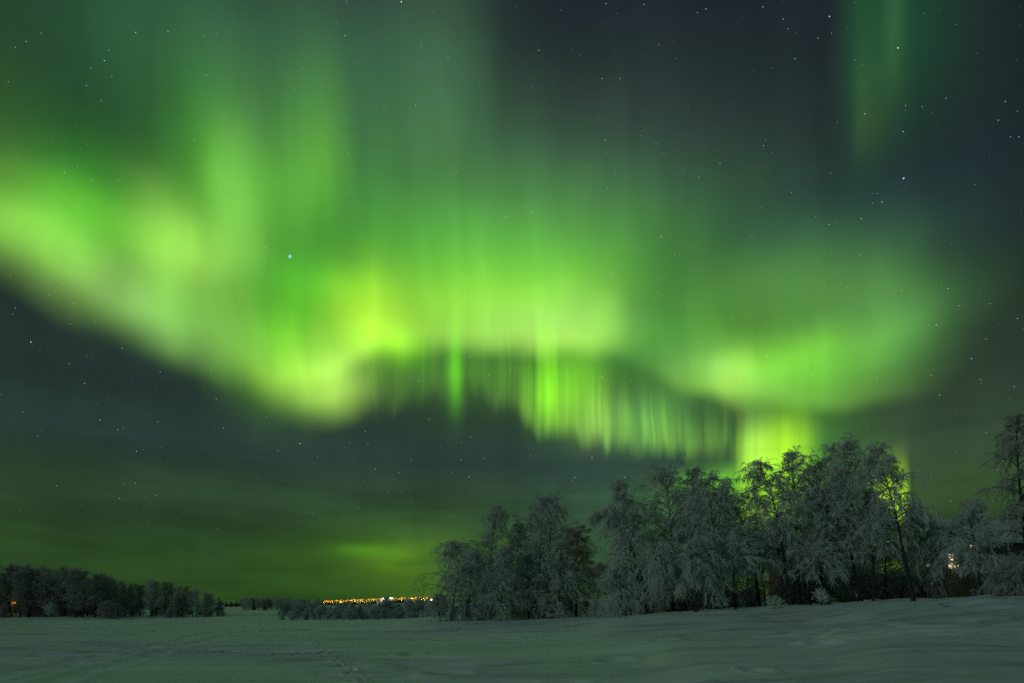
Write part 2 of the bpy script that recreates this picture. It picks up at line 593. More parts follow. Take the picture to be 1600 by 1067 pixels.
def mat_bark():
    m, T, p = new_mat('birch_bark')
    tc = T.new('ShaderNodeTexCoord')
    pos = tc.outputs['Object']
    geo = T.new('ShaderNodeNewGeometry')
    sp = T.new('ShaderNodeSeparateXYZ')
    T.l.new(geo.outputs['Normal'], sp.inputs[0])
    n1 = T.noise(pos, 3.0, 4, 0.6)
    n2 = T.noise(pos, 9.0, 3, 0.6)
    c = T.ramp(n2, [(.35, (.012, .011, .012)), (.55, (.030, .027, .027)), (.68, (.10, .095, .09))])
    # rime and snow caught on whatever faces up, in patches
    top = T.math('ADD', sp.outputs[2], T.math('MULTIPLY', T.math('SUBTRACT', n1, 0.5), 1.8))
    f = T.maprange(top, 0.32, 0.62)
    mx = T.new('ShaderNodeMix', data_type='RGBA')
    T.put(mx.inputs[0], f)
    T.put(mx.inputs[6], c)
    T.put(mx.inputs[7], (.60, .64, .66))
    T.l.new(mx.outputs[2], p.inputs['Base Color'])
    p.inputs['Roughness'].default_value = 0.9
    return m


def mat_frost(name, lo, mid, hi, scale=1.1, through=0.2):
    m, T, p = new_mat(name)
    tc = T.new('ShaderNodeTexCoord')
    info = T.new('ShaderNodeObjectInfo')
    off = T.vmath('SCALE', (17.0, 31.0, 7.0), scale=info.outputs['Random'])
    pos = T.vmath('ADD', tc.outputs['Object'], off)
    n1 = T.noise(pos, scale, 4, 0.65)
    n2 = T.noise(pos, 11.0, 2, 0.6)
    f = T.math('ADD', T.math('MULTIPLY', n1, 0.6), T.math('MULTIPLY', n2, 0.4))
    c = T.ramp(f, [(.36, lo), (.50, mid), (.64, hi)])
    T.l.new(c, p.inputs['Base Color'])
    p.inputs['Roughness'].default_value = 0.8
    p.inputs['Specular IOR Level'].default_value = 0.2
    if through:
        tr = T.new('ShaderNodeBsdfTranslucent')
        T.l.new(c, tr.inputs['Color'])
        mx = T.new('ShaderNodeMixShader')
        mx.inputs[0].default_value = through
        T.l.new(p.outputs[0], mx.inputs[1])
        T.l.new(tr.outputs[0], mx.inputs[2])
        out = [n for n in T.n if n.type == 'OUTPUT_MATERIAL'][0]
        T.l.new(mx.outputs[0], out.inputs['Surface'])
    return m


def mat_plain(name, c, rough=0.7, var=0.25, scale=6.0, metallic=0.0):
    m, T, p = new_mat(name)
    tc = T.new('ShaderNodeTexCoord')
    n = T.noise(tc.outputs['Object'], scale, 4, 0.6)
    r = T.ramp(n, [(.3, tuple(x * (1 - var) for x in c)), (.7, tuple(min(1, x * (1 + var)) for x in c))])
    T.l.new(r, p.inputs['Base Color'])
    p.inputs['Roughness'].default_value = rough
    p.inputs['Metallic'].default_value = metallic
    return m


def mat_emit(name, c, strength, sampling=True):
    m = bpy.data.materials.new(name)
    m.use_nodes = True
    T = Net(m.node_tree)
    T.n.clear()
    o = T.new('ShaderNodeOutputMaterial')
    e = T.new('ShaderNodeEmission')
    e.inputs[0].default_value = (*c, 1)
    e.inputs[1].default_value = strength
    T.l.new(e.outputs[0], o.inputs[0])
    if not sampling:
        m.cycles.emission_sampling = 'NONE'
    return m


SNOW = mat_snow()
BARK = mat_bark()
FROST = mat_frost('frosted_twigs', (.46, .51, .49), (.74, .79, .77), (.90, .93, .91))
FROST_DULL = mat_frost('thinly_frosted_twigs', (.30, .29, .28), (.54, .52, .50), (.74, .73, .71))
FROST_LAMPLIT = mat_frost('lamplit_frosted_twigs', (.66, .69, .65), (.86, .89, .85), (.94, .96, .93), 1.1, 0.03)  # lamplight on the far-bank bushes is put into this paler frost colour
FROST_ORANGE_LIT = mat_frost('orange_lit_twigs', (.26, .20, .16), (.48, .40, .33), (.66, .60, .54))  # orange light on one rounded crown, tinted into its twig colour
NEEDLES = mat_frost('dark_spruce', (.012, .016, .012), (.030, .036, .030), (.16, .17, .165), 0.2, 0.0)
WOOD_RED = mat_plain('red_painted_boards', (.16, .035, .025), 0.8)
WOOD_DARK = mat_plain('dark_timber', (.045, .035, .030), 0.8)
WALL_PAINT = mat_plain('brown_wall_paint', (.10, .085, .065), 0.8, 0.12)
METAL = mat_plain('galvanised_metal', (.20, .21, .22), 0.5, 0.15, 3.0, 0.6)
ORANGE = mat_emit('sodium_lamp', (1.0, .42, .02), 1.35, False)
ORANGE_DIM = mat_emit('dim_sodium_lamp', (1.0, .30, .02), 0.9, False)
WHITE_LAMP = mat_emit('white_lamp', (1.0, .93, .88), 6.0, False)
WINDOW_LIT = mat_emit('lit_window', (1.0, .84, .48), 1.6)
LANTERN = mat_emit('lantern_glass', (.75, .85, .45), 0.12)


# ------------------------------------------------------------------ terrain
def perlin2(x, y, seed=0):
    r = np.random.default_rng(seed)
    perm = r.permutation(512)
    ang = r.random(512) * 2 * math.pi
    xi, yi = np.floor(x).astype(int), np.floor(y).astype(int)
    xf, yf = x - xi, y - yi
    u, v = xf ** 3 * (xf * (xf * 6 - 15) + 10), yf ** 3 * (yf * (yf * 6 - 15) + 10)

    def g(ix, iy, dx, dy):
        h = perm[(perm[ix % 512] + iy) % 512]
        return np.cos(ang[h]) * dx + np.sin(ang[h]) * dy
    a = g(xi, yi, xf, yf)
    b = g(xi + 1, yi, xf - 1, yf)
    c = g(xi, yi + 1, xf, yf - 1)
    d = g(xi + 1, yi + 1, xf - 1, yf - 1)
    return (a + u * (b - a)) + v * ((c + u * (d - c)) - (a + u * (b - a)))


def fbm(x, y, oct=4, seed=0, gain=0.5):
    t, amp = 0, 1.0
    for o in range(oct):
        t = t + amp * perlin2(x * 2 ** o, y * 2 ** o, seed + o)
        amp *= gain
    return t


def at(px, py, D):
    """photo pixel at depth D metres -> world point"""
    return np.array([(px - 800.0) / FOC * D, D, EYE + (HOR - py) / FOC * D])


CTRL = []
def ctl(pxs, D, z=None, py=None):
    for p in pxs:
        CTRL.append((p, math.log(D), z if z is not None else EYE + (HOR - py) / FOC * D))


ALL = range(-300, 1901, 100)
for D in (5, 7, 10, 14):
    ctl(range(-300, 1001, 100), D, 0.0)
ctl((1100, 1200, 1300, 1400, 1500, 1600, 1700, 1800), 6, .02)
for D, z in ((10, .15), (14, .42), (20, .70)):
    ctl((1400, 1500, 1600, 1700, 1800), D, z * 1.15)
    ctl((1150, 1275), D, z * .55)
for D in (20, 28, 40):
    ctl(range(-300, 701, 100), D, 0.0)
ctl((800, 900), 20, 0.0)
ctl((800,), 30, .05); ctl((900,), 30, .3)
ctl((1000, 1080), 32, .62); ctl((1160, 1240), 30, .95); ctl((1350,), 28, 1.15); ctl((1450, 1600, 1700, 1800), 28, 1.6)
ctl(range(-300, 641, 80), 60, 0.0)
ctl(range(-300, 641, 80), 84, 0.02)
ctl(range(-300, 341, 80), 106, py=964)
ctl(range(-300, 341, 80), 150, py=956)
ctl((345, 390, 430), 130, py=957)
ctl((360, 390, 420), 200, py=952.5)
ctl((445, 470), 200, py=956)
ctl(range(450, 700, 40), 97, py=968)
ctl(range(450, 700, 40), 130, py=962)
ctl((680,), 62, py=972); ctl((700,), 64, py=969); ctl((760,), 66, py=967); ctl((850,), 66, py=965); ctl((930,), 62, py=958)
ctl((800, 860), 45, .35); ctl((700,), 45, .05)
ctl((980,), 52, py=959); ctl((1060,), 50, py=956); ctl((1150,), 48, py=949); ctl((1300,), 46, py=948)
ctl((1380,), 44, py=939); ctl((1430,), 42, py=940); ctl((1530,), 42, py=929); ctl((1600, 1700, 1800), 40, py=925)
ctl(range(750, 1900, 100), 95, 3.4)
ctl(range(750, 1900, 100), 180, 4.5)
ctl(ALL, 330, 2.6)
ctl(ALL, 600, 3.5)
ctl(range(-300, 460, 100), 1000, 5.0)
ctl((480, 540), 1000, 6.0)
ctl(range(600, 1900, 100), 1000, 12.0)
ctl(ALL, 1800, 6.0)
ctl(ALL, 3500, 2.0)
ctl(ALL, 7000, -6.0)
CT = np.array(CTRL)

TRACK = [(-400, 1150), (0, 1050), (200, 1012), (400, 976), (470, 968)]
TRACK_W = np.array([[(p - 800) / FOC * (EYE * FOC / (q - HOR)), EYE * FOC / (q - HOR)] for p, q in TRACK])
TRACK2_W = TRACK_W + np.array([[2.4, .3], [2.2, .2], [2.0, .2], [1.6, 0], [1.2, 0]])


def seg_dist(x, y, path):
    best = np.full(x.shape, 1e9)
    for (ax, ay), (bx, by) in zip(path[:-1], path[1:]):
        dx, dy = bx - ax, by - ay
        t = np.clip(((x - ax) * dx + (y - ay) * dy) / (dx * dx + dy * dy), 0, 1)
        best = np.minimum(best, np.hypot(x - ax - t * dx, y - ay - t * dy))
    return best


DENTS = []
rd = random.Random(5)
for i in range(46):                       # an animal's trail wandering off over the drifts
    t = i / 45.0
    D = 12.6 + 26 * t ** 1.4
    px = 528 - 22 * t + 16 * math.sin(t * 5.0) + 110 * max(0, .55 - t) * .5
    w = at(px, 0, D)
    DENTS.append((w[0] + (0.13 if i % 2 else -0.13), D, 0.11, 0.085))
for (px, py) in ((1090, 986), (1110, 984), (1122, 985), (1035, 1010), (890, 1056), (960, 1022), (1180, 1052), (640, 1010), (700, 1040), (1290, 1020)):
    D = 1.75 * FOC / (py - HOR)
    DENTS.append(((px - 800) / FOC * D, D, 0.30 + .25 * rd.random(), 0.10))


def height(x, y, fine=True):
    x = np.atleast_1d(np.asarray(x, float)).ravel()
    y = np.atleast_1d(np.asarray(y, float)).ravel()
    r = np.maximum(np.hypot(x, y), 1.0)
    az = np.arctan2(x, y)
    yy = r * np.cos(np.clip(az, -1.2, 1.2))
    px = 800 + FOC * np.tan(np.clip(az, -1.0, 1.0))
    ld = np.log(np.maximum(yy, 3.0))
    out = np.zeros(len(x))
    for s in range(0, len(x), 20000):
        e = slice(s, s + 20000)
        d = ((px[e, None] - CT[None, :, 0]) / 62.0) ** 2 + ((ld[e, None] - CT[None, :, 1]) / 0.135) ** 2
        d -= d.min(axis=1, keepdims=True)
        w = np.exp(-0.5 * d)
        out[e] = (w @ CT[:, 2]) / w.sum(axis=1)
    back = np.clip((0.2 - y / r) / 0.5, 0, 1)
    out *= 1 - back
    # wind-packed drifts, low and long
    near = np.clip(1.4 - r / 260.0, 0.12, 1)
    c, s_ = math.cos(.16), math.sin(.16)
    u, v = x * c + y * s_, -x * s_ + y * c
    dr = fbm(u / 7.5, v / 2.6, 4, 3, .52)
    mask = np.clip(fbm(x / 22., y / 18., 2, 31) * 2.2 + .55, .12, 1.25)
    ridge = 1 - np.abs(fbm(u / 5.2 + 7.7, v / 1.3, 3, 17, .5)) * 2.0
    out += near * (0.075 * dr * mask + 0.050 * np.clip(ridge, 0, 1) ** 3 * mask)
    tn = fbm(u / 15.0 + 3.1, v / 3.0, 3, 47, .38) * 4.4
    fr = tn - np.floor(tn)
    stp = np.floor(tn) + np.clip((fr - .62) / .38, 0, 1) ** 2 * (3 - 2 * np.clip((fr - .62) / .38, 0, 1))
    tm = np.clip(fbm(x / 15. + 9, y / 11., 2, 53) * 2.4 + .55, .05, 1.2)
    out += 0.19 * (stp - .85 * tn) * tm * np.clip(1.25 - r / 180.0, 0.1, 1)
    bank = np.clip((px - 900) / 150, 0, 1) * np.clip((r - 24) / 12, 0, 1) * np.clip((110 - r) / 30, 0, 1) * (y > 0)
    out += 0.30 * fbm(x / 8.5, y / 6.5, 3, 91, .45) * bank
    out += 0.20 * fbm(x / 26., y / 20., 3, 71) * np.clip(r / 30, .3, 2.2)
    if fine:
        m = r < 150
        xm, ym = x[m], y[m]
        add = np.zeros(xm.shape)
        for tr in (TRACK_W, TRACK2_W):
            sd = seg_dist(xm, ym, tr)
            add += -0.035 * np.exp(-(sd / 0.42) ** 4) + 0.018 * np.exp(-((sd - .72) / .22) ** 2)
        for dx, dy, rr, dep in DENTS:
            q = (np.abs(xm - dx) < 4 * rr) & (np.abs(ym - dy) < 6 * rr)
            if q.any():
                d2 = ((xm[q] - dx) / rr) ** 2 + ((ym[q] - dy) / (rr * 1.5)) ** 2
                add[q] += -dep * np.exp(-d2 * 1.4) + dep * .35 * np.exp(-((np.sqrt(d2) - 1.55) / .45) ** 2)
        out[m] += add
    return out


def H(x, y):
    return float(height([x], [y])[0])


def build_ground():
    fr = np.radians(np.linspace(-58, 58, 1250))
    bk = np.radians(np.linspace(58, 302, 72)[1:-1])
    th = np.concatenate([fr, bk])
    rr = np.concatenate([np.geomspace(2.5, 13, 40)[:-1], np.geomspace(13, 130, 600)[:-1], np.geomspace(130, 7000, 140)])
    TH, RR = np.meshgrid(th, rr)
    X, Y = RR * np.sin(TH), RR * np.cos(TH)
    Z = height(X.ravel(), Y.ravel())
    V = np.stack([X.ravel(), Y.ravel(), Z], 1)
    n, m = len(rr), len(th)
    i, j = np.meshgrid(np.arange(n - 1), np.arange(m), indexing='ij')
    a = i * m + j
    b = i * m + (j + 1) % m
    F = np.stack([a, b, b + m, a + m], -1).reshape(-1, 4)[:, ::-1]
    V = np.vstack([V, [[0, 0, float(Z[:m].mean())]]])
    c = len(V) - 1
    k = np.arange(m)
    tri = np.stack([np.full(m, c), (k + 1) % m, k], 1)
    loops = np.concatenate([F.ravel(), tri.ravel()])
    sizes = np.concatenate([np.full(len(F), 4), np.full(m, 3)])
    me = fast_mesh('snow_field', V, loops, sizes, True)
    o = link_mesh('snow_field', me, SNOW)
    tag(o, kind='structure')


build_ground()


# ------------------------------------------------------------------ growing frosted trees
def unit(v):
    return v / (np.linalg.norm(v, axis=-1, keepdims=True) + 1e-9)


def grow(start, d, length, k, droop, wig, R):
    n = len(start)
    pts = np.zeros((n, k, 3))
    pts[:, 0] = start
    p, d = start.copy(), unit(d)
    droop = np.broadcast_to(np.asarray(droop, float), (n,))
    st = (np.asarray(length) / (k - 1))[:, None]
    for i in range(1, k):
        f = droop[:, None] * (0.35 + 1.3 * i / (k - 1)) / (k - 1)
        d = unit(d - UP[None] * f + R.normal(0, wig, (n, 3)))
        p = p + d * st
        pts[:, i] = p
    return pts


def sprout(par, c, tmin, tmax, ang, R, jit=.2):
    n, k, _ = par.shape
    t = tmin + (tmax - tmin) * (np.arange(c)[None] + R.random((n, c))) / c
    f = t * (k - 1)
    i = np.clip(f.astype(int), 0, k - 2)
    w = (f - i)[..., None]
    idx = np.arange(n)[:, None]
    P = par[idx, i] * (1 - w) + par[idx, i + 1] * w
    tan = unit(par[idx, i + 1] - par[idx, i])
    rnd = R.normal(0, 1, tan.shape)
    perp = unit(rnd - (rnd * tan).sum(-1, keepdims=True) * tan)
    a = ang + R.normal(0, jit, t.shape)[..., None] * 1.0
    D = np.cos(a) * tan + np.sin(a) * perp
    return P.reshape(-1, 3), D.reshape(-1, 3), t.ravel(), np.repeat(np.arange(n), c)


def tubes(pts, rad, m):
    n, k, _ = pts.shape
    t = np.empty_like(pts)
    t[:, 1:-1] = pts[:, 2:] - pts[:, :-2]
    t[:, 0] = pts[:, 1] - pts[:, 0]
    t[:, -1] = pts[:, -1] - pts[:, -2]
    t = unit(t)
    ref = np.where(np.abs(t[:, :1, 0:1]) < .75, np.array([1.0, 0, 0]), np.array([0, 1.0, 0]))
    u = unit(np.cross(t, np.broadcast_to(ref, t.shape)))
    w = np.cross(t, u)
    a = 2 * math.pi * np.arange(m) / m
    V = pts[:, :, None] + rad[:, :, None, None] * (np.cos(a)[:, None] * u[:, :, None] + np.sin(a)[:, None] * w[:, :, None])
    base = (np.arange(n) * k * m)[:, None, None]
    i = (np.arange(k - 1) * m)[None, :, None]
    j = np.arange(m)[None, None]
    j2 = (j + 1) % m
    F = np.stack([base + i + j, base + i + j2, base + i + m + j2, base + i + m + j], -1).reshape(-1, 4)
    return V.reshape(-1, 3), F


def spikes(P, D, L, r):
    """short pointed rime needles: three-sided, closed to a tip"""
    n = len(P)
    rnd = np.where(np.abs(D[:, :1]) < .7, np.array([1.0, 0, 0]), np.array([0, 1.0, 0]))
    u = unit(np.cross(D, rnd))
    w = np.cross(D, u)
    V = np.zeros((n, 4, 3))
    for q in range(3):
        a = 2 * math.pi * q / 3
        V[:, q] = P + r[:, None] * (math.cos(a) * u + math.sin(a) * w)
    V[:, 3] = P + D * L[:, None]
    b = (np.arange(n) * 4)[:, None]
    F = np.concatenate([b + np.array([[0, 1, 3]]), b + np.array([[1, 2, 3]]), b + np.array([[2, 0, 3]])], 1).reshape(-1, 3)
    return V.reshape(-1, 3), F


def join(parts):
    V, L, S, off = [], [], [], 0
    for v, f in parts:
        V.append(v)
        L.append((f + off).ravel())
        S.append(np.full(len(f), f.shape[1]))
        off += len(v)
    return np.vstack(V), np.concatenate(L), np.concatenate(S)


def resample(path, k):
    path = np.array(path, float)
    n = len(path)
    if n == 2:
        t = np.linspace(0, 1, k)[:, None]
        return path[0] * (1 - t) + path[1] * t
    s = np.concatenate([[0], np.cumsum(np.linalg.norm(np.diff(path, axis=0), axis=1))])
    s /= s[-1]
    tt = np.linspace(0, 1, k)
    out = np.zeros((k, 3))
    ext = np.vstack([2 * path[0] - path[1], path, 2 * path[-1] - path[-2]])
    for q, t in enumerate(tt):                 # Catmull-Rom through the given points
        i = min(np.searchsorted(s, t, side='right') - 1, n - 2)
        u = (t - s[i]) / (s[i + 1] - s[i] + 1e-9)
        p0, p1, p2, p3 = ext[i], ext[i + 1], ext[i + 2], ext[i + 3]
        out[q] = .5 * (2 * p1 + (p2 - p0) * u + (2 * p0 - 5 * p1 + 4 * p2 - p3) * u * u + (3 * p1 - p0 - 3 * p2 + p3) * u ** 3)
    return out


def tree_meshes(stems, R, t0=.25, n1=34, n2=9, n3=7, n4=6, droop=1.1, incl=(1.15, .55), low=.55, twig=.55,
                thick=1.0, fr=.0145, seed=0, shape=.75, spur=.16, side=0.0):
    """stems: list of trunk paths (local metres). Returns (trunk mesh data, crown mesh data)."""
    Rn = np.random.default_rng(seed + 1000)
    tparts, cparts = [], []
    for si, path in enumerate(stems):
        tr = resample(path, 18)
        hgt = np.linalg.norm(tr[-1] - tr[0])
        tr[1:-1, :2] += np.cumsum(Rn.normal(0, .011 * hgt / 14, (16, 2)), axis=0) * np.sin(np.linspace(0, math.pi, 18))[1:-1, None]
        r0 = (.0105 * hgt + .03) * thick
        rad = r0 * (1 - np.linspace(0, 1, 18) ** .85 * .93)
        rad[0] *= 1.25
        tparts.append(tubes(tr[None], rad[None], 8))
        c1 = max(6, int(n1 / len(stems) ** .6))
        t = t0 + (.985 - t0) * ((np.arange(c1) + Rn.random(c1) * .8) / c1) ** .9
        f = t * 17
        i = np.clip(f.astype(int), 0, 16)
        w = (f - i)[:, None]
        P = tr[i] * (1 - w) + tr[i + 1] * w
        tan = unit(tr[i + 1] - tr[i])
        az = np.arange(c1) * 2.39996 + Rn.random(c1) * .9 + si * 1.3
        s = (t - t0) / (1 - t0)
        prof = low + (1 - low) * np.sin(np.clip(s / .45, 0, 1) * math.pi / 2)
        prof = np.where(s > .45, np.maximum(1 - ((s - .45) / .55), 0) ** shape * .88 + .12, prof)
        L = R * prof * (.50 + .85 * Rn.random(c1) ** 1.3) / max(1, len(stems)) ** .25
        inc = incl[0] + (incl[1] - incl[0]) * s + Rn.normal(0, .12, c1)
        hz = np.stack([np.cos(az), np.sin(az), np.zeros(c1)], 1)
        if side:
            hz[:, 0] += side
            hz = unit(hz)
        d = np.sin(inc)[:, None] * hz + np.cos(inc)[:, None] * unit(tan * .6 + UP * .5)
        dr = droop * (.55 + .9 * Rn.random(c1)) * (.75 + .5 * (L / R))
        l1 = grow(P, d, L * 1.18, 9, dr, .07, Rn)
        r1 = (rad[i] * .50 + .010)[:, None] * np.linspace(1, .26, 9)[None]
        r1 = np.minimum(r1, .075 * thick)
        tparts.append(tubes(l1, r1, 5))
        # the leader carries branches too
        lead = resample(tr[12:], 9)[None]
        l1x = np.concatenate([l1, lead])
        Lx = np.concatenate([L, [R * .35]])
        P2, D2, t2, par = sprout(l1x, n2, .12, 1.0, .85, Rn)
        L2 = (Lx[par] * .48 * (1.15 - .72 * t2) + .25) * (.6 + .7 * Rn.random(len(P2)))
        l2 = grow(P2, D2 + UP * .12, L2, 6, droop * .9, .08, Rn)
        tk = .55 + .45 * thick
        r2 = np.linspace(fr * 1.35 * tk, fr * .75, 6)[None] * np.ones((len(P2), 1))
        cparts.append(tubes(l2, r2, 4))
        P3, D3, t3, par3 = sprout(l2, n3, .10, 1.0, .62, Rn)
        L3 = twig * (.45 + .9 * Rn.random(len(P3))) * np.clip(L2[par3] / 1.1, .45, 1.3)
        l3 = grow(P3, D3, L3, 4, droop * .8, .10, Rn)
        r3 = np.linspace(fr, fr * .45, 4)[None] * (.75 + .5 * Rn.random((len(P3), 1)))
        cparts.append(tubes(l3, r3, 3))
        if n4:
            P4, D4, t4, _ = sprout(l3, n4, .12, 1.0, .70, Rn, .35)
            L4 = spur * (.5 + Rn.random(len(P4)))
            D4 = unit(D4 - UP * .25)
            cparts.append(spikes(P4, D4, L4, np.full(len(P4), fr * .72)))
    return join(tparts), join(cparts)


def clip_low(data, z):
    v = data[0]
    v[:, 2] = np.where(v[:, 2] < z, z + (v[:, 2] - z) * .08, v[:, 2])
    return data


def make_tree(name, stems_px, D, Rpx, label, cat='tree', group=None, crown_mat=None, depth=0.0, **kw):
    """stems given as photo-pixel polylines (base first) at distance D; built in metres round the first base."""
    x0 = (stems_px[0][0][0] - 800) / FOC * D
    base = np.array([x0, D, H(x0, D) - 0.08])
    Rn = np.random.default_rng(kw.get('seed', 0) + 77)
    stems = []
    for path in stems_px:
        pts = []
        lean = Rn.normal(0, .05)
        for q, (px, py) in enumerate(path):
            w = at(px, py, D) - base
            w[1] += lean * w[2] + (Rn.normal(0, .25) if q and len(stems_px) > 1 else 0)
            if q == 0:
                w[2] = H(w[0] + base[0], D) - base[2] - .08
                w[1] = Rn.normal(0, .2) if len(pts) == 0 and len(stems) else 0.0
            pts.append(w)
        stems.append(pts)
    kw['n1'] = int(kw.get('n1', 34) * 1.2)
    kw['droop'] = kw.get('droop', 1.1) * .72
    tr, cr = tree_meshes(stems, Rpx / FOC * D * 1.12, **kw)
    root = empty(name, tuple(base))
    tag(root, label, cat, group)
    trm = fast_mesh('trunk', *tr, smooth=True)
    link_mesh('trunk', trm, BARK, root)
    crm = fast_mesh('crown', *clip_low(cr, .12))
    link_mesh('crown', crm, crown_mat or FROST, root)
    return root


def copy_tree(src, loc, rz, sc, label, group=None, cat=None, mat=None):
    r = src.copy()
    col.objects.link(r)
    r.location = loc
    r.rotation_euler = (0, 0, rz)
    r.scale = sc if isinstance(sc, tuple) else (sc, sc, sc)
    r['label'] = label
    if group:
        r['group'] = group
    if cat:
        r['category'] = cat
    for ch in list(src.children):
        c = ch.copy()
        col.objects.link(c)
        c.parent = r
    return r


ORD = ("first second third fourth fifth sixth seventh eighth ninth tenth eleventh twelfth thirteenth fourteenth fifteenth "
       "sixteenth seventeenth eighteenth nineteenth twentieth").split()
TENS = {80: "eighty", 70: "seventy", 20: 'twenty', 30: 'thirty', 40: 'forty', 50: 'fifty', 60: 'sixty'}
TENTH = {80: "eightieth", 70: "seventieth", 20: 'twentieth', 30: 'thirtieth', 40: 'fortieth', 50: 'fiftieth', 60: 'sixtieth'}


def nth(i):
    """0-based ordinal in words"""
    n = i + 1
    if n <= 20:
        return ORD[n - 1]
    t, u = n // 10 * 10, n % 10
    return TENTH[t] if u == 0 else TENS[t] + '-' + ORD[u - 1]


G_NEAR = 'frosted birches on the right bank'
G_MID = 'frosted trees of the middle clump'

# ---- the middle clump (left of the gap)
make_tree('birch_tree', [[(704, 966), (712, 920), (716, 880), (708, 848)]], 63, 44, 'small frosted birch with low drooping boughs at the left end of the middle clump', group=G_MID, t0=.12, n1=40, droop=1.5, low=.8, seed=1, n3=8)
make_tree('birch_tree', [[(752, 968), (762, 900), (770, 840), (776, 794)]], 65, 36, 'frosted birch with a bent feathery tip, tallest at the left of the middle clump', group=G_MID, t0=.18, n1=42, droop=1.5, low=.8, seed=2, n3=8)
make_tree('birch_tree', [[(842, 967), (843, 900), (846, 840), (848, 779)], [(856, 967), (858, 900), (860, 840), (864, 780)]], 66, 52, 'broad twin-topped frosted birch, tallest of the middle clump', group=G_MID, t0=.2, n1=62, droop=1.3, low=.85, shape=.6, seed=3, n3=8)
make_tree('birch_tree', [[(800, 968), (806, 900), (811, 818)]], 67, 32, 'slim frosted birch in the dip left of the twin-topped birch', group=G_MID, t0=.15, n1=40, droop=1.5, low=.9, seed=4)
make_tree('birch_tree', [[(900, 963), (903, 900), (903, 828)]], 64, 30, 'rounded brownish frosted tree at the right edge of the middle clump', group=G_MID, crown_mat=FROST_ORANGE_LIT, t0=.12, n1=46, droop=1.0, low=.85, shape=.45, seed=5, n3=8)
make_tree('birch_tree', [[(727, 967), (735, 915), (742, 862)]], 62, 36, 'low bushy frosted birch between the two leftmost birches of the middle clump', group=G_MID, t0=.08, n1=40, droop=1.6, low=1, seed=6)
make_tree('birch_tree', [[(782, 969), (786, 920), (790, 858)]], 61, 36, 'low frosted birch with white drooping sprays in front of the slim middle birch', group=G_MID, t0=.08, n1=42, droop=1.6, low=1, seed=7)
make_tree('birch_tree', [[(826, 967), (826, 930), (824, 868)]], 62, 34, 'low rounded frosted birch standing in front of the twin-topped birch', group=G_MID, t0=.08, n1=40, droop=1.5, low=1, seed=8)
make_tree('birch_tree', [[(872, 966), (874, 920), (876, 852)]], 61, 32, 'low frosted birch below the right shoulder of the twin-topped birch', group=G_MID, t0=.1, n1=38, droop=1.3, low=1, seed=9)
make_tree('frosted_bush', [[(688, 971), (686, 950), (684, 930)]], 61, 18, 'frosted bush spreading over the ice at the left foot of the middle clump', 'bush', t0=.05, n1=26, n2=7, droop=1.1, low=1, seed=10, twig=.4)
make_tree('birch_tree', [[(932, 957), (936, 920), (938, 884)]], 84, 22, 'dim distant frosted tree filling the gap between the two clumps', group=G_MID, t0=.1, n1=30, droop=1.0, low=1, seed=11, crown_mat=FROST_DULL)

# ---- the big clump on the right bank
make_tree('birch_tree', [[(1012, 962), (1006, 915), (992, 868), (968, 812), (944, 799), (928, 812)]], 50, 34, 'frosted birch bent into an arch at the left end of the big clump', group=G_NEAR, t0=.42, n1=34, droop=1.9, incl=(.9, .8), low=.9, seed=20, n3=8)
make_tree('birch_tree', [[(1004, 958), (992, 880), (978, 810), (962, 756)]], 53, 40, 'frosted birch with a sharp tip leaning left, second from the left in the big clump', group=G_NEAR, t0=.22, n1=42, droop=1.5, low=.75, shape=.9, seed=21, side=.25)
make_tree('birch_tree', [[(1052, 958), (1050, 880), (1047, 810), (1040, 738)]], 52, 46, 'frosted birch with a wide flat top above a clear dark trunk', group=G_NEAR, t0=.42, n1=40, droop=1.0, low=.8, shape=.45, incl=(.95, .6), seed=22)
make_tree('birch_tree', [[(1086, 957), (1083, 870), (1082, 800), (1078, 740)]], 53, 26, 'narrow spiky frosted birch right of the flat-topped birch', group=G_NEAR, t0=.35, n1=40, droop=.9, low=.9, shape=.6, incl=(.9, .5), seed=23)
make_tree('birch_tree', [[(1122, 959), (1118, 880), (1110, 810), (1104, 750)]], 49, 44, 'frosted birch with a rounded crown and long bare trunk, lit green behind', group=G_NEAR, t0=.46, n1=38, droop=1.4, low=.8, shape=.5, incl=(1.0, .6), seed=24)
make_tree('birch_tree', [[(1188, 953), (1180, 890), (1168, 830), (1150, 790), (1132, 765)]], 51, 36, 'birch leaning left with an arching drooping top beside the rounded crown', group=G_NEAR, t0=.5, n1=34, droop=1.6, low=.9, seed=25, side=-.2)
make_tree('birch_tree', [[(1236, 952), (1228, 880), (1217, 800), (1204, 752), (1192, 720)]], 47, 44, 'frosted birch with a broad hooked crown against the brightest green glow', group=G_NEAR, t0=.45, n1=40, droop=1.7, low=.8, shape=.5, incl=(1.0, .7), seed=26, side=-.25, n3=7)
make_tree('birch_tree', [[(1250, 951), (1249, 870), (1243, 790), (1239, 706)], [(1228, 951), (1222, 880), (1216, 820)]], 48, 32, 'twin-trunked frosted birch with a thin ragged spire in the green glow', group=G_NEAR, t0=.48, n1=44, droop=.9, low=.9, shape=.7, incl=(.85, .5), seed=27)
make_tree('birch_tree', [[(1284, 948), (1282, 880), (1278, 800), (1274, 724)]], 50, 38, 'frosted birch with a low rounded top filling left of the tallest crown', group=G_NEAR, t0=.42, n1=44, droop=1.1, low=.9, shape=.45, seed=28)
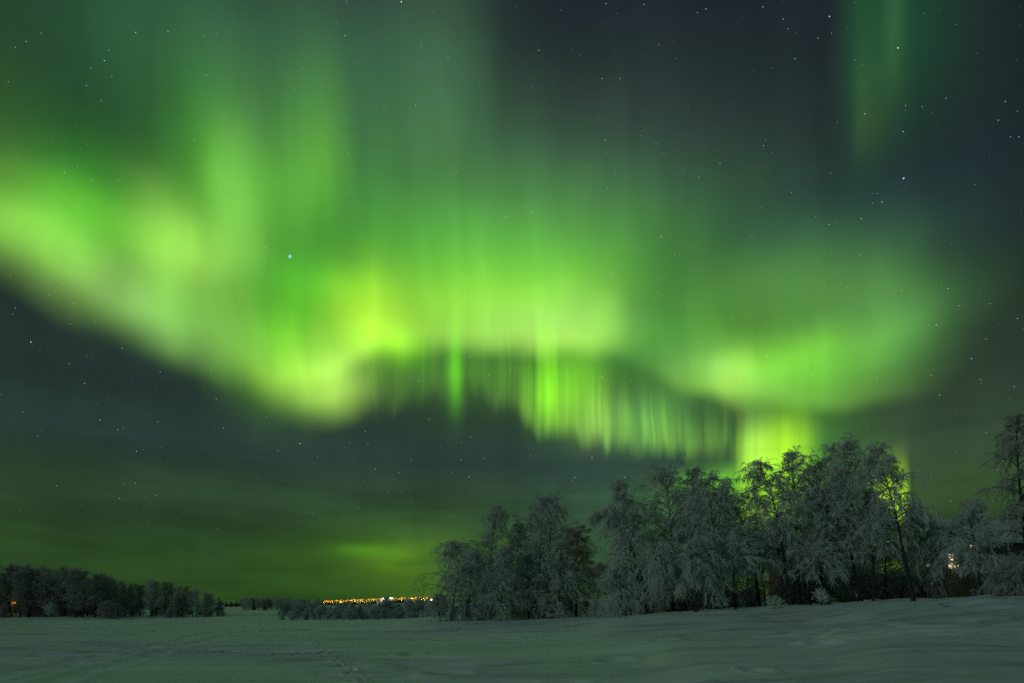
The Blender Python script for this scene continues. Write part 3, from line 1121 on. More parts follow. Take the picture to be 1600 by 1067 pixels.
make_tree('birch_tree', [[(1347, 953), (1336, 880), (1330, 790), (1328, 695)], [(1341, 953), (1324, 890), (1304, 820), (1288, 765)], [(1360, 950), (1362, 900), (1360, 840), (1352, 780)]], 46, 60, 'largest frosted birch with three dark stems and the tallest domed crown', group=G_NEAR, t0=.40, n1=80, droop=1.1, low=.7, shape=.55, incl=(.95, .5), seed=29, n3=8)
make_tree('birch_tree', [[(1428, 941), (1416, 880), (1402, 810), (1386, 745), (1371, 699)]], 43, 42, 'leaning frosted birch with a long bare dark trunk, right end of the big clump', group=G_NEAR, t0=.44, n1=40, droop=1.8, low=.85, shape=.6, incl=(1.0, .6), seed=30)
make_tree('birch_tree', [[(1486, 931), (1470, 880), (1454, 830), (1444, 797)]], 47, 36, 'small frosted birch with a slanted trunk left of the lit window', group=G_NEAR, t0=.35, n1=36, droop=1.5, low=.9, shape=.8, incl=(1.2, .7), seed=31)
make_tree('birch_tree', [[(1535, 929), (1529, 880), (1523, 830), (1520, 785)]], 43, 36, 'pyramid-shaped frosted tree with a straight trunk beside the lit window', group=G_NEAR, t0=.38, n1=38, droop=1.1, incl=(1.25, .8), low=1.0, shape=1.0, seed=32)
make_tree('birch_tree', [[(1612, 905), (1602, 830), (1594, 740), (1590, 644)]], 36, 34, 'tall dark frosted birch cut off by the right edge of the picture', group=G_NEAR, t0=.30, n1=34, droop=1.7, low=.7, shape=.5, seed=33, n3=6, crown_mat=FROST_DULL)
make_tree('birch_tree', [[(1515, 929), (1512, 900), (1510, 862)]], 44, 14, 'thin sapling, left of the pair between window and pyramid-shaped tree', 'sapling', t0=.55, n1=16, droop=1.1, seed=34, thick=.9)
make_tree('birch_tree', [[(1525, 930), (1521, 900), (1518, 858)]], 43.5, 14, 'thin sapling right beside the straight trunk of the pyramid-shaped tree', 'sapling', t0=.55, n1=16, droop=1.1, seed=35, thick=.9)
# lower trees in front of and between them
make_tree('birch_tree', [[(978, 961), (972, 930), (962, 890)]], 50, 38, 'low frosted birch with boughs to the snow at the left foot of the big clump', group=G_NEAR, t0=.1, n1=38, droop=1.9, low=1, seed=40)
make_tree('birch_tree', [[(1064, 957), (1048, 905), (1030, 862)]], 47, 44, 'frosted birch bowed over like an umbrella below the flat-topped birch', group=G_NEAR, t0=.35, n1=40, droop=2.1, low=.9, shape=.35, seed=41)
make_tree('birch_tree', [[(1088, 956), (1086, 900), (1084, 846)]], 46, 34, 'frosted birch with a stout dark lower trunk beside the umbrella-shaped one', group=G_NEAR, t0=.4, n1=36, droop=1.7, low=1, seed=42, thick=1.7)
make_tree('birch_tree', [[(1150, 952), (1146, 900), (1142, 845)]], 47, 38, 'low full frosted birch between the rounded crown and the leaning trunk', group=G_NEAR, t0=.48, n1=32, droop=1.3, low=.9, seed=43)
make_tree('birch_tree', [[(1196, 951), (1192, 900), (1184, 838)]], 49, 36, 'low frosted birch under the hooked crown', group=G_NEAR, t0=.52, n1=30, droop=1.2, low=.9, seed=44)
make_tree('birch_tree', [[(1298, 950), (1284, 905), (1270, 852)]], 47, 34, 'slanting frosted birch left of the three dark stems', group=G_NEAR, t0=.52, n1=28, droop=1.1, low=.9, seed=45)
make_tree('birch_tree', [[(1384, 944), (1382, 890), (1378, 820)]], 50, 42, 'dense frosted birch between the three dark stems and the leaning trunk', group=G_NEAR, t0=.46, n1=34, droop=1.1, low=.9, seed=46)
make_tree('birch_tree', [[(1442, 938), (1440, 900), (1436, 850)]], 52, 34, 'low dull frosted birch right of the long leaning trunk', group=G_NEAR, t0=.15, n1=36, droop=1.4, low=1, seed=47, crown_mat=FROST_DULL)
make_tree('frosted_bush', [[(1586, 928), (1585, 910), (1582, 880)]], 37, 30, 'frosted bush at the right edge under the tall cut-off birch', 'bush', t0=.06, n1=30, droop=1.2, low=1, seed=48, crown_mat=FROST_DULL)
# filling trees further back
fill = [(1015, 905, 62, 42), (1070, 822, 60, 40), (1130, 838, 62, 42), (1165, 828, 60, 34), (1215, 815, 62, 40), (1265, 822, 60, 38),
        (1310, 836, 62, 40), (1360, 832, 60, 36), (1398, 862, 60, 30), (1458, 880, 56, 20), (1562, 880, 52, 30), (1240, 862, 56, 36), (1345, 868, 55, 38),
        (980, 890, 60, 36), (755, 885, 74, 40), (865, 880, 74, 42)]
FILL_LABEL = ['dim frosted tree behind the left-end arch', 'dim frosted tree behind the narrow spiky birch', 'dim frosted tree behind the long bare trunk',
              'dim frosted tree behind the left-leaning arching top', 'dim frosted tree behind the hooked crown', 'dim frosted tree behind the low rounded top',
              'dim frosted tree behind the left stem of the largest birch', 'dim frosted tree behind the right stem of the largest birch', 'dim frosted tree behind the long leaning trunk',
              'dim frosted tree just left of the lit window', 'dim frosted tree in front of the dark house eave', 'dim frosted tree behind the twin trunks',
              'dim frosted tree low behind the three dark stems', 'dim frosted tree low behind the sharp left-leaning tip', 'dim frosted tree behind the left part of the middle clump',
              'dim frosted tree behind the right part of the middle clump']
for q, ((px, py, D, R), lb) in enumerate(zip(fill, FILL_LABEL)):
    make_tree('birch_tree', [[(px + 3, 945), (px, (py + 945) / 2), (px - 2, py)]], D, R, lb, group='dim trees at the back of the clumps', t0=.12, n1=36,
              droop=1.2, low=.9, shape=.5, seed=60 + q, crown_mat=FROST_DULL if q % 2 else FROST, n4=4)

# shrubs and twigs poking out of the snow in front
make_tree('snowy_shrub', [[(1128, 958), (1127, 946), (1126, 932)]], 46, 11, 'small frosted shrub on the snow below the rounded crown', 'shrub', group='small shrubs on the snow', t0=.05, n1=16, n2=6, n3=5, droop=.2, incl=(.6, .3), low=1, seed=81, twig=.2, thick=.5, spur=.07)
make_tree('snowy_shrub', [[(1284, 952), (1284, 944), (1284, 930)]], 43, 12, 'small upright frosted shrub on the snow left of the three dark stems', 'shrub', group='small shrubs on the snow', t0=.05, n1=16, n2=6, n3=5, droop=.1, incl=(.6, .3), low=1, seed=82, twig=.2, thick=.5, spur=.07)
make_tree('snowy_shrub', [[(872, 964), (874, 958), (876, 946)]], 58, 14, 'small frosted shrub at the right foot of the middle clump', 'shrub', group='small shrubs on the snow', t0=.05, n1=16, n2=6, n3=5, droop=.6, low=1, seed=83, twig=.25, thick=.5, spur=.07)
make_tree('snowy_shrub', [[(930, 958), (931, 950), (932, 940)]], 55, 14, 'small frosted shrub on the snow crest in the gap between the clumps', 'shrub', group='small shrubs on the snow', t0=.05, n1=16, n2=6, n3=5, droop=.6, low=1, seed=84, twig=.25, thick=.5, spur=.07)
make_tree('snowy_shrub', [[(1210, 951), (1211, 945), (1211, 936)]], 44, 9, 'small frosted shrub at the foot of the twin-trunked birch', 'shrub', group='small shrubs on the snow', t0=.05, n1=14, n2=6, n3=5, droop=.3, low=1, seed=85, twig=.2, thick=.5, spur=.07)

bD = 34.0
bx = (1478 - 800) / FOC * bD
br = MB()
br.tube([(-.42, 0, .22), (-.2, .02, .06), (.02, 0, -.03), (.22, .03, .02), (.36, .05, .12)], [.012, .02, .024, .02, .008], 6)
br.tube([(.02, 0, -.02), (.14, -.05, .16), (.2, -.08, .3)], [.018, .013, .005], 6)
br.tube([(-.25, .02, .08), (-.3, -.1, .22)], [.014, .005], 6)
o = br.build('fallen_branch', BARK)
o.location = (bx, bD, H(bx, bD) + .03)
tag(o, 'forked dark branch poking out of the snow slope at the lower right', 'branch')

# ------------------------------------------------------------------ the row of trees on the far left shore
protos = []
for q in range(7):
    hgt = 8.0
    lean = (-.5, .3, .6, -.2, .1, .5, -.4)[q]
    stems = [[(0, 0, 0), (lean * .4, 0, hgt * .5), (lean, .1, hgt)]]
    if q in (1, 4):
        stems.append([(.35, .2, 0), (.6, .2, hgt * .45), (1.0, .1, hgt * .85)])
    tr, cr = tree_meshes(stems, 2.0, t0=.12, n1=36, n2=7, n3=6, n4=3, droop=.35, incl=(.75, .35), low=.7, shape=.45, twig=.5, fr=.018, seed=200 + q, spur=.16)
    protos.append((fast_mesh('trunk', *tr, smooth=True), fast_mesh('crown', *cr)))


def proto_tree(q, name, loc, rz, sc, mat, label, cat, group):
    r = empty(name, loc, rz)
    r.scale = sc
    tag(r, label, cat, group)
    tm, cm = protos[q]
    a = link_mesh('trunk', tm, BARK, r)
    b = link_mesh('crown', cm, mat, r)
    b.material_slots[0].link = 'OBJECT'
    b.material_slots[0].material = mat
    return r


TOPS = [(-60, 884), (0, 888), (25, 884), (60, 890), (95, 888), (120, 892), (140, 896), (165, 903), (185, 905), (215, 916), (240, 912), (262, 914), (290, 916), (312, 926), (335, 930)]
n_left = 54
left_px = sorted(-62 + 400 * q / (n_left - 1) + rd.uniform(-7, 7) for q in range(n_left))
for q, px in enumerate(left_px):
    D = 107 + rd.uniform(-1.5, 16) * (1 if q % 3 else .2)
    top = float(np.interp(px, [t[0] for t in TOPS], [t[1] for t in TOPS])) + rd.choice((-3, -1, 0, 1, 3, 5, 8))
    x = (px - 800) / FOC * D
    z = H(x, D) - .1
    hh = EYE + (HOR - top) / FOC * D - z
    s = hh / 8.2
    w = min(1.5, s * rd.uniform(.8, 1.6))
    proto_tree(q % 7, 'shore_tree', (x, D, z), rd.uniform(0, 6.28), (w, w, s), FROST if q % 3 == 1 else FROST_DULL,
               'dark bare frosted tree, ' + nth(q) + ' from the left in the far left row', 'tree', 'row of trees on the far left shore')
# ---- the thin upright wood and the frosted bushes across the river
for q in range(58):
    px = 378 + 126 * q / 57 + rd.uniform(-2, 2)
    D = 230 + rd.uniform(0, 30)
    top = float(np.interp(px, (380, 400, 430, 505), (936, 933, 935, 938))) + rd.uniform(-1.5, 3)
    x = (px - 800) / FOC * D
    z = H(x, D) - .1
    s = max(2.5, EYE + (HOR - top) / FOC * D - z) / 8.2
    proto_tree(q % 7, 'shore_tree', (x, D, z), rd.uniform(0, 6.28), (s * 1.5, s * 1.5, s), FROST_DULL if q % 3 == 0 else FROST,
               'slim frosted tree, ' + nth(q) + ' from the left in the thin wood behind the snow field', 'tree', 'slim trees of the thin wood')

bush_protos = []
for q in range(5):
    stems = [[(0, 0, 0), (.1 * q - .2, 0, 1.5), (.15 * q - .3, 0, 3.0)], [(.3, .1, 0), (.6, .1, 1.3), (.9, 0, 2.4)], [(-.3, -.1, 0), (-.6, 0, 1.3), (-1.0, .1, 2.3)]]
    tr, cr = tree_meshes(stems, 1.5, t0=.06, n1=40, n2=8, n3=6, n4=4, droop=.6, incl=(.9, .4), low=.9, shape=.4, twig=.34, fr=.013, seed=300 + q, spur=.13)
    bush_protos.append((fast_mesh('stems', *tr, smooth=True), fast_mesh('crown', *clip_low(cr, .05))))
lowb = sorted(rd.uniform(-40, 352) for q in range(58))
for q, px in enumerate(lowb):
    D = rd.uniform(104, 122)
    x = (px - 800) / FOC * D
    k = rd.uniform(.5, 1.5) if px < 300 else rd.uniform(.3, .6)
    r = empty('frosted_bush', (x, D, H(x, D) - .06), rd.uniform(0, 6.28))
    r.scale = (k * 1.1, k * 1.1, k)
    tag(r, 'low frosted bush, ' + nth(q) + ' from the left among the trunks of the far left row', 'bush', 'low bushes along the far left row')
    tm, cm = bush_protos[q % 5]
    link_mesh('stems', tm, BARK, r)
    b = link_mesh('crown', cm, FROST, r)
    b.material_slots[0].link = 'OBJECT'
    b.material_slots[0].material = FROST if q % 2 else FROST_DULL
under = sorted([rd.uniform(955, 1475) for q in range(30)] + [rd.uniform(690, 925) for q in range(14)])
for q, px in enumerate(under):
    D = rd.uniform(53, 60) if px > 940 else rd.uniform(68, 73)
    x = (px - 800) / FOC * D
    k = rd.uniform(.45, .95)
    r = empty('frosted_bush', (x, D, H(x, D) - .06), rd.uniform(0, 6.28))
    r.scale = (k * 1.25, k * 1.25, k)
    tag(r, 'low dull bush, ' + nth(q) + ' from the left in the undergrowth behind the birch trunks', 'bush', 'undergrowth behind the birches')
    tm, cm = bush_protos[q % 5]
    link_mesh('stems', tm, BARK, r)
    b = link_mesh('crown', cm, FROST, r)
    b.material_slots[0].link = 'OBJECT'
    b.material_slots[0].material = FROST_DULL
bushes = []
for q in range(56):
    px = 436 + 256 * q / 55 + rd.uniform(-4, 4)
    front = q % 2 == 0
    D = rd.uniform(96, 102) if front else rd.uniform(108, 126)
    if front:
        top = float(np.interp(px, (438, 470, 500, 600, 690), (958, 951, 953, 954, 953))) + rd.uniform(-6, 6)
    else:
        top = float(np.interp(px, (438, 470, 520, 560, 590, 612, 625, 645, 690), (943, 940, 941, 939, 936, 938, 949, 936, 942))) + rd.uniform(-3, 8)
    bushes.append((px, D, top))
for q, (px, D, top) in enumerate(sorted(bushes)):
    x = (px - 800) / FOC * D
    z = H(x, D) - .06
    hh = max(1.0, EYE + (HOR - top) / FOC * D - z)
    s = hh / 3.2
    w = s * rd.uniform(.85, 1.15)
    r = empty('frosted_bush', (x, D, z), rd.uniform(0, 6.28))
    r.scale = (w, w, s)
    tag(r, 'pale frosted bush, ' + nth(q) + ' from the left along the far bank under the town lights', 'bush', 'frosted bushes along the far bank')
    tm, cm = bush_protos[q % 5]
    link_mesh('stems', tm, BARK, r)
    b = link_mesh('crown', cm, FROST_LAMPLIT, r)
    if q % 7 == 1:
        b.material_slots[0].link = 'OBJECT'
        b.material_slots[0].material = FROST

# ------------------------------------------------------------------ far forest and the lit ridge
def conifers(name, spots, mat, seed):
    """ragged tiered conifers, joined: a far wood that reads as one mass"""
    Rn = np.random.default_rng(seed)
    V, F, off = [], [], 0
    for (x, y, z, h, r) in spots:
        tiers = 6
        for t in range(tiers):
            zb = h * (.08 + .82 * t / tiers)
            rr = r * (1 - t / tiers) ** .8 * Rn.uniform(.8, 1.2)
            zt = zb + h * .30
            m = 7
            a = Rn.uniform(0, 6.28) + 2 * math.pi * np.arange(m) / m
            jag = rr * Rn.uniform(.55, 1.2, m)
            ring = np.stack([x + jag * np.cos(a), y + jag * np.sin(a), np.full(m, z + zb) - jag * .25], 1)
            V.append(ring)
            V.append([[x, y, min(z + zt, z + h)]])
            V.append([[x, y, z + zb + .1]])
            for k in range(m):
                F.append((off + k, off + (k + 1) % m, off + m))
                F.append((off + (k + 1) % m, off + k, off + m + 1))
            off += m + 2
    V = np.vstack(V)
    F = np.array(F)
    me = fast_mesh(name, V, F.ravel(), np.full(len(F), 3))
    return link_mesh(name, me, mat)


def ridge_py(px):     # photo row of the tops of the far wood
    return float(np.interp(px, (-300, 330, 400, 470, 500, 600, 700, 1000, 1700), (942, 939.5, 940.5, 941, 940.2, 937, 935, 930, 925)))


spots = []
for q in range(1500):
    px = rd.uniform(-250, 1800) if q % 3 else rd.uniform(330, 760)
    D = rd.uniform(880, 1040)
    x = (px - 800) / FOC * D
    z = H(x, D) - .5
    top = ridge_py(px) + rd.uniform(-.8, 3.2)
    if rd.random() < .05:
        top -= 2.0
    h = max(5.0, EYE + (HOR - top) / FOC * D - z)
    spots.append((x, D, z, h, max(1.6, h * rd.uniform(.17, .26))))
tag(conifers('forest', spots, NEEDLES, 5), 'dark forest along the far ridge below the town lights', 'forest', kind='stuff')

# taller spruces that stick out above the low wood left of the thin trees
for q, px in enumerate((353, 361, 369, 377, 397, 414)):
    D = 420 if q < 4 else 225
    x = (px - 800) / FOC * D
    z = H(x, D) - .3
    top = (937.5, 936.5, 936, 935, 936, 940)[q]
    h = EYE + (HOR - top) / FOC * D - z
    o = conifers('spruce_tree', [(0, 0, 0, h, h * .2)], NEEDLES, 50 + q)
    o.location = (x, D, z)
    tag(o, 'dark pointed spruce, ' + nth(q) + ' from the left behind the far cabins', 'tree', 'spruces behind the far cabins')


def lamp(name, x, y, z, h, rad, mat, label, group=None, cat='street lamp', power=None, color=None):
    r = empty(name, (x, y, z))
    tag(r, label, cat, group)
    k = rad / .45
    p = MB()
    p.tube([(0, 0, -.3), (0, 0, h * .7), (0, 0, h), (.25 * k, -.1, h + .35 * k), (.7 * k, -.3, h + .45 * k)], [.11, .09, .07, .06, .05], 6)
    p.build('pole', METAL, r)
    c = (.8 * k, -.35, h + .05 * k)
    hd = MB()
    hd.lathe(c, [(rad * .9, rad * .55), (rad * .95, rad * .7), (rad * .5, rad * 1.0), (.02, rad * 1.12)], 10)
    hd.build('lamp_hood', METAL, r)
    g = MB()
    g.lathe(c, [(.02, -rad), (rad * .5, -rad * .87), (rad * .87, -rad * .5), (rad, 0), (rad * .8, rad * .5)], 10)
    g.build('lamp_globe', mat, r, smooth=True)
    if power:
        ld = bpy.data.lights.new('lamp_light', 'POINT')
        ld.energy = power
        ld.color = color or (1.0, .5, .08)
        ld.shadow_soft_size = .6
        lo = bpy.data.objects.new('lamp_light', ld)
        col.objects.link(lo)
        lo.parent = r
        lo.location = (c[0], c[1], c[2] - rad * 1.3)
    return r


LAMPX = sorted([482 + 206 * (i + rd.uniform(-.45, .45)) / 79 for i in range(80)])
lit_spots = []
for q, px in enumerate(LAMPX):
    D = rd.uniform(1046, 1090)
    x = (px - 800) / FOC * D
    z = H(x, D) - .5
    py = float(np.interp(px, (480, 520, 570, 600, 640, 690), (940.0, 938.2, 936.2, 935.0, 933.4, 933.0))) + rd.uniform(-1.2, 1.0)
    h = max(4.0, EYE + (HOR - py) / FOC * D - z)
    white = any(abs(px - w) < 1.8 for w in (598, 602, 608, 612))
    lamp('street_lamp', x, D, z, h, rd.uniform(.7, 1.5), WHITE_LAMP if white else ORANGE,
         ('white' if white else 'orange') + ' street lamp, ' + nth(q) + ' from the left along the far ridge', 'street lamps along the far ridge',
         power=(6000 if white else rd.uniform(5000, 15000)) if q % 6 == 2 else None, color=(1, .9, .85) if white else None)
    for k in range(2):
        tx = x + rd.uniform(-3.2, 3.2)
        lit_spots.append((tx, D + rd.uniform(1.5, 6), z, h + rd.uniform(-1.5, 2.2), rd.uniform(1.0, 1.8)))
tag(conifers('frosted_forest', lit_spots, FROST, 9), 'frosted treetops lit orange by the street lamps on the ridge', 'forest', kind='stuff')

lx = (672 - 800) / FOC * 800
lamp('street_lamp', lx, 800, H(lx, 800), 8.4 + (6 - H(lx, 800)), 1.1, WHITE_LAMP, 'single bright white lamp low on the ridge beside the middle clump', power=900, color=(1, .93, .88))
for px, py, D, lb in ((22, 941, 109, 'orange lamp glowing between trunks near the left edge'), (131, 938, 109, 'smaller orange lamp glowing within the far left row of trees')):
    x = (px - 800) / FOC * D
    z = H(x, D)
    h = EYE + (HOR - py) / FOC * D - z
    lamp('street_lamp', x - .3, D, z, h, 0.30 if px < 100 else .20, ORANGE_DIM, lb, 'orange lamps among the left trees', power=14 if px < 100 else 6)


# ------------------------------------------------------------------ houses
def house(name, x, y, z, w, d, hw, hr, rz, wall_mat, windows, label, cat='house', chimney=True, over=.5, lit=None):
    """gabled house: ridge along local x. windows: (x, z, width, height, lit) on the front (local -y)"""
    r = empty(name, (x, y, z), rz)
    tag(r, label, cat)
    b = MB()
    vs = [(-w / 2, -d / 2, -.5), (w / 2, -d / 2, -.5), (w / 2, d / 2, -.5), (-w / 2, d / 2, -.5),
          (-w / 2, -d / 2, hw), (w / 2, -d / 2, hw), (w / 2, d / 2, hw), (-w / 2, d / 2, hw), (-w / 2, 0, hw + hr), (w / 2, 0, hw + hr)]
    b.add(vs, [(0, 1, 5, 4), (1, 2, 6, 9, 5), (2, 3, 7, 6), (3, 0, 4, 8, 7), (4, 5, 9, 8), (6, 7, 8, 9), (3, 2, 1, 0)])
    b.build('wall', wall_mat, r)

    def slope(sgn, lift, th, ov):
        n = np.array([0, sgn * hr, d / 2]) / math.hypot(hr, d / 2)
        k = ov / (d / 2)
        lo = np.array([0, sgn * (d / 2 + ov), hw - hr * k])
        hi = np.array([0, 0, hw + hr])
        e = np.array([w / 2 + ov, 0, 0])
        q = [lo - e + n * lift, lo + e + n * lift, hi + e + n * lift, hi - e + n * lift]
        return q + [p + n * th for p in q]
    rf, sn = MB(), MB()
    for sgn in (-1, 1):
        fs = [(0, 1, 2, 3), (7, 6, 5, 4), (0, 4, 5, 1), (1, 5, 6, 2), (2, 6, 7, 3), (3, 7, 4, 0)]
        rf.add(slope(sgn, .01, .14, over), fs)
        sn.add(slope(sgn, .155, .28, over - .06), fs)
    ro = rf.build('roof', WOOD_DARK, r)
    sn.build('roof_snow', SNOW, ro)
    if chimney:
        c = MB().box((w * .2, d * .12, hw + hr * .8 + .7), (.6, .6, 1.6)).box((w * .2, d * .12, hw + hr * .8 + 1.54), (.72, .72, .1))
        c.build('chimney', WOOD_DARK, ro)
    for (wx, wz, ww, wh, on) in windows:
        f = MB()
        t = .09
        yy = -d / 2 - .03
        f.box((wx, yy, wz + wh / 2 + t / 2), (ww + 2 * t, .08, t)).box((wx, yy, wz - wh / 2 - t / 2), (ww + 2 * t, .1, t))
        f.box((wx - ww / 2 - t / 2, yy, wz), (t, .07, wh)).box((wx + ww / 2 + t / 2, yy, wz), (t, .07, wh)).box((wx, yy, wz), (.05, .05, wh))
        fo = f.build('window', WALL_PAINT, r)
        g = MB().box((wx, -d / 2 - .012, wz), (ww, .02, wh))
        g.build('pane', WINDOW_LIT if on else WOOD_DARK, fo)
    return r


hD = 62.0
hx = (1560 - 800) / FOC * hD
hz = H(hx, hD)
def hloc(px, py):
    w = at(px, py, hD - 4.0)
    return w[0] - hx, w[2] - hz
w1, w2, w3 = hloc(1490, 876), hloc(1520, 872), hloc(1519, 855)
house('house', hx, hD, hz, 12.4, 8.0, 5.6, 2.5, 0.0, WALL_PAINT,
      [(w1[0], w1[1], 1.1, 1.5, True), (w2[0], w2[1], .95, 1.3, True), (w3[0] + .05, w3[1] + .05, .7, .45, True), (2.0, w1[1], 1.1, 1.3, False)],
      'house with lit windows and a dark eave behind the trees at the right edge')
h2D = 96.0
h2x = (1256 - 800) / FOC * h2D
h2z = H(h2x, h2D)
wz = at(1258, 868, h2D - 3)[2] - h2z
house('house', h2x, h2D, h2z, 9, 6, max(3.4, wz + 1.0), 2.2, 0.1, WOOD_RED, [(.2, wz, 1.6, 1.2, True), (2.8, wz, 1.0, 1.1, False)],
      'small house with one bright window deep behind the twin-trunked birch')
cD = 300.0
cx_ = (366 - 800) / FOC * cD
house('cabin', cx_, cD, EYE + (HOR - 951.5) / FOC * cD - 1.9, 3.4, 4.2, 1.9, .75, .15 + math.pi / 2, WOOD_RED, [(0, 1.1, .6, .6, False)],
      'tiny red cabin with a snowy roof peeking over the far snow field', 'cabin', False, .3)
cx2 = (341 - 800) / FOC * 190
house('cabin', cx2, 190, EYE + (HOR - 950.5) / FOC * 190 - 1.5, 3.0, 3.4, 1.6, .8, .5, WOOD_DARK, [(0, .9, .5, .5, False)],
      'tiny dark cabin at the right end of the far left row of trees', 'cabin', False, .3)
# the wall lantern left of the windows
ln = at(1450, 880, 50)
r = empty('lantern', (ln[0], ln[1], H(ln[0], ln[1])))
tag(r, 'dim lantern on a post behind the small slanted birch', 'lantern')
hh = ln[2] - r.location[2]
MB().tube([(0, 0, -.2), (0, 0, hh - .35)], .05, 6).build('post', METAL, r)
MB().box((0, 0, hh), (.2, .2, .55)).build('lamp_glass', LANTERN, r)
MB().lathe((0, 0, hh + .36), [(.28, 0), (.26, .05), (.05, .22)], 8).build('cap', METAL, r)

# ------------------------------------------------------------------ stars
STARS = [  # px, py, size, tone
    (453, 401, 5.0, 'v'), (101, 270, 1.6, 'b'), (1412, 279, 2.4, 'b'), (1378, 316, 1.6, 'w'), (627, 3, 1.9, 'w'), (539, 56, 1.6, 'y'), (1403, 75, 1.9, 'w'),
    (1296, 26, 1.7, 'b'), (1242, 92, 1.3, 'w'), (947, 6, 1.5, 'b'), (1006, 7, 1.3, 'b'), (1103, 14, 1.4, 'w'), (1090, 20, 1.2, 'b'), (1192, 11, 1.3, 'w'),
    (212, 51, 1.5, 'w'), (163, 95, 1.6, 'b'), (170, 79, 1.1, 'b'), (41, 65, 1.4, 'b'), (24, 74, 1.1, 'b'), (64, 52, 1.2, 'y'), (13, 128, 1.2, 'y'), (135, 134, 1.4, 'b'),
    (142, 107, 1.1, 'b'), (263, 50, 1.1, 'b'), (318, 57, 1.0, 'b'), (322, 118, 1.1, 'w'), (303, 218, 1.1, 'w'), (649, 165, 1.3, 'b'), (343, 290, 1.1, 'y'),
    (121, 260, 1.1, 'y'), (144, 282, 1.0, 'w'), (842, 79, 1.3, 'w'), (941, 123, 1.3, 'b'), (969, 123, 1.3, 'o'), (1029, 70, 1.1, 'o'), (1224, 30, 1.3, 'y'),
    (1231, 45, 1.1, 'b'), (1278, 60, 1.1, 'b'), (1336, 94, 1.1, 'y'), (1351, 178, 1.4, 'w'), (1411, 206, 1.5, 'w'), (1415, 165, 1.2, 'w'), (1441, 167, 1.1, 'w'),
    (1478, 154, 1.3, 'b'), (1571, 159, 1.5, 'y'), (1560, 188, 1.4, 'w'), (1592, 214, 1.4, 'b'), (1579, 214, 1.2, 'b'), (1590, 174, 1.0, 'w'), (1346, 342, 1.3, 'w'),
    (1296, 351, 1.4, 'y'), (1193, 228, 1.2, 'w'), (946, 219, 1.4, 'b'), (1033, 370, 1.6, 'b'), (832, 331, 1.3, 'w'), (817, 325, 1.1, 'w'), (954, 427, 1.3, 'b'),
    (1237, 301, 1.0, 'b'), (1092, 277, 1.1, 'y'), (1125, 255, 1.1, 'w'), (1175, 370, 1.0, 'b'), (1463, 508, 1.6, 'w'), (1518, 559, 1.6, 'b'), (1409, 454, 1.3, 'y'),
    (1325, 450, 1.3, 'w'), (1481, 451, 1.4, 'w'), (1498, 478, 1.3, 'b'), (1547, 475, 1.2, 'b'), (1400, 479, 1.1, 'y'), (1199, 555, 1.4, 'w'), (1269, 584, 1.4, 'w'),
    (1371, 590, 1.2, 'w'), (1455, 586, 1.4, 'y'), (1468, 616, 1.3, 'w'), (1532, 592, 1.2, 'b'), (1585, 603, 1.4, 'b'), (1540, 530, 1.1, 'w'), (1590, 498, 1.3, 'b'),
    (941, 588, 1.6, 'b'), (798, 577, 1.3, 'b'), (764, 585, 1.4, 'b'), (654, 594, 1.4, 'b'), (688, 549, 1.1, 'w'), (733, 556, 1.1, 'w'), (48, 534, 1.4, 'w'), (24, 482, 1.3, 'b'),
    (20, 491, 1.1, 'y'), (115, 474, 1.3, 'w'), (97, 444, 1.2, 'b'), (78, 438, 1.2, 'o'), (77, 461, 1.0, 'y'), (191, 543, 1.3, 'b'), (250, 519, 1.1, 'w'), (110, 506, 1.1, 'w'),
    (108, 567, 1.2, 'b'), (132, 598, 1.2, 'b'), (35, 642, 1.2, 'b'), (156, 655, 1.3, 'w'), (184, 670, 1.1, 'w'), (213, 704, 1.4, 'w'), (246, 658, 1.1, 'b'), (371, 578, 1.1, 'b'),
    (373, 564, 1.2, 'b'), (415, 541, 1.3, 'w'), (469, 692, 1.1, 'b'), (349, 668, 1.1, 'w'), (330, 576, 1.0, 'b'), (468, 692, 1.2, 'w'), (670, 654, 1.2, 'b'), (571, 673, 1.2, 'b'),
    (623, 738, 1.2, 'y'), (733, 744, 1.3, 'b'), (706, 738, 1.1, 'b'), (720, 717, 1.1, 'b'), (925, 714, 1.4, 'w'), (898, 745, 1.2, 'b'), (976, 745, 1.3, 'y'), (757, 715, 1.0, 'b'),
    (1335, 714, 1.0, 'w'), (1485, 782, 1.2, 'y'), (1508, 785, 1.0, 'w'), (378, 460, 1.2, 'w'), (263, 444, 1.1, 'w'), (548, 445, 1.1, 'w'), (647, 388, 1.1, 'w'), (414, 387, 1.2, 'b'),
    (791, 339, 1.4, 'b'), (700, 90, 1.0, 'w'), (714, 268, 1.0, 'w'), (600, 164, 1.0, 'b'), (460, 138, 1.1, 'y'), (262, 49, 1.0, 'b'), (338, 54, 1.0, 'b'), (158, 158, 1.0, 'w'),
]


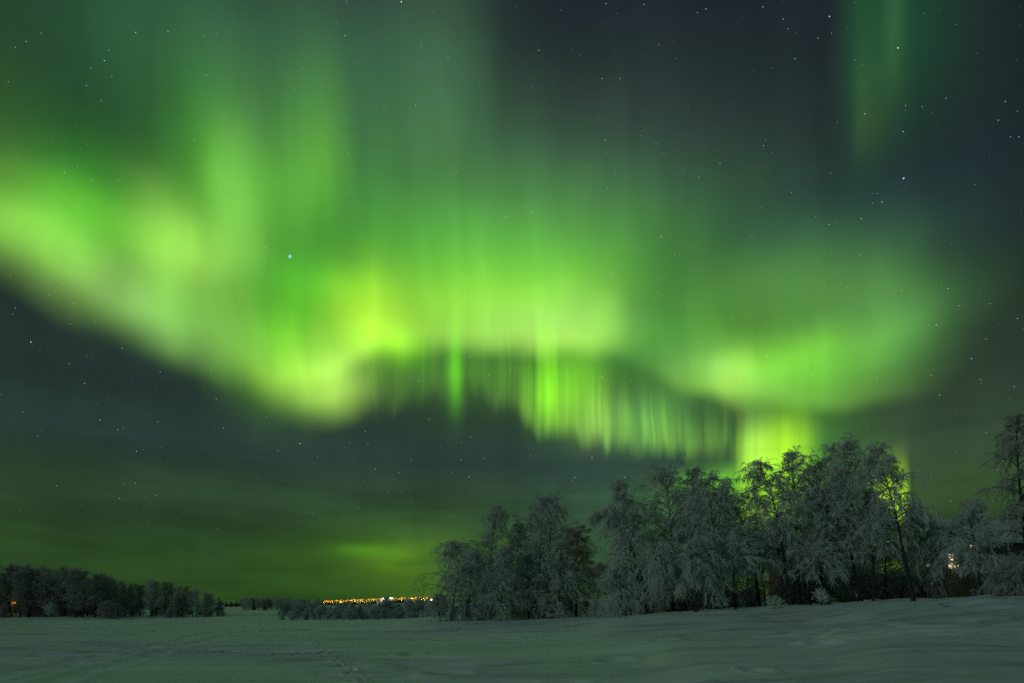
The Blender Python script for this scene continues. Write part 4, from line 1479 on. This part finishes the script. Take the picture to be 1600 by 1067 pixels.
def build_stars():
    DIST = 9000.0
    ico = []
    g = (1 + 5 ** .5) / 2
    iv = np.array([(-1, g, 0), (1, g, 0), (-1, -g, 0), (1, -g, 0), (0, -1, g), (0, 1, g), (0, -1, -g), (0, 1, -g), (g, 0, -1), (g, 0, 1), (-g, 0, -1), (-g, 0, 1)]) / math.sqrt(1 + g * g)
    fi = np.array([(0, 11, 5), (0, 5, 1), (0, 1, 7), (0, 7, 10), (0, 10, 11), (1, 5, 9), (5, 11, 4), (11, 10, 2), (10, 7, 6), (7, 1, 8), (3, 9, 4), (3, 4, 2), (3, 2, 6), (3, 6, 8),
                   (3, 8, 9), (4, 9, 5), (2, 4, 11), (6, 2, 10), (8, 6, 7), (9, 8, 1)])
    rs = random.Random(21)
    allst = [(a, b, c * (.78 if c < 1.7 else 1.0), t) for a, b, c, t in STARS]
    for q in range(1500):
        az = rs.uniform(-62, 62)
        el = math.degrees(math.asin(rs.uniform(.12, .86)))
        px = 800 + FOC * math.tan(math.radians(az))
        py = HOR - FOC * math.tan(math.radians(el)) / math.cos(math.radians(az))
        allst.append((px, py, .36 + .52 * rs.random() ** 4, rs.choice('bbbwwwyo' + 'b')))
    groups = {'b': [], 'w': [], 'y': [], 'o': [], 'v': []}
    for s in allst:
        groups[s[3]].append(s)
    V, F, M, off = [], [], [], 0
    for mi, k in enumerate('bwyov'):
        for px, py, size, _ in groups[k]:
            d = np.array([(px - 800) / FOC, 1.0, (HOR - py) / FOC])
            sl = np.linalg.norm(d)
            c = d / sl * DIST
            rad = size * .5 * DIST / sl / FOC * .98
            V.append(iv * rad + c)
            F.append(fi + off)
            M.append(np.full(len(fi), mi))
            off += 12
    V, F, M = np.vstack(V), np.vstack(F), np.concatenate(M)
    me = fast_mesh('stars', V, F.ravel(), np.full(len(F), 3))
    for nm, c, st in (('star_blue', (.62, .86, 1.0), .95), ('star_white', (.95, 1.0, .97), .95), ('star_yellow', (1.0, .92, .62), .85), ('star_orange', (1.0, .72, .40), .75), ('star_vivid_blue', (.30, .78, 1.0), .95)):
        me.materials.append(mat_emit(nm, c, st, False))
    me.polygons.foreach_set('material_index', M.astype(np.int32))
    o = link_mesh('stars', me, None)
    tag(o, 'stars scattered over the green night sky', 'stars', kind='stuff')


build_stars()
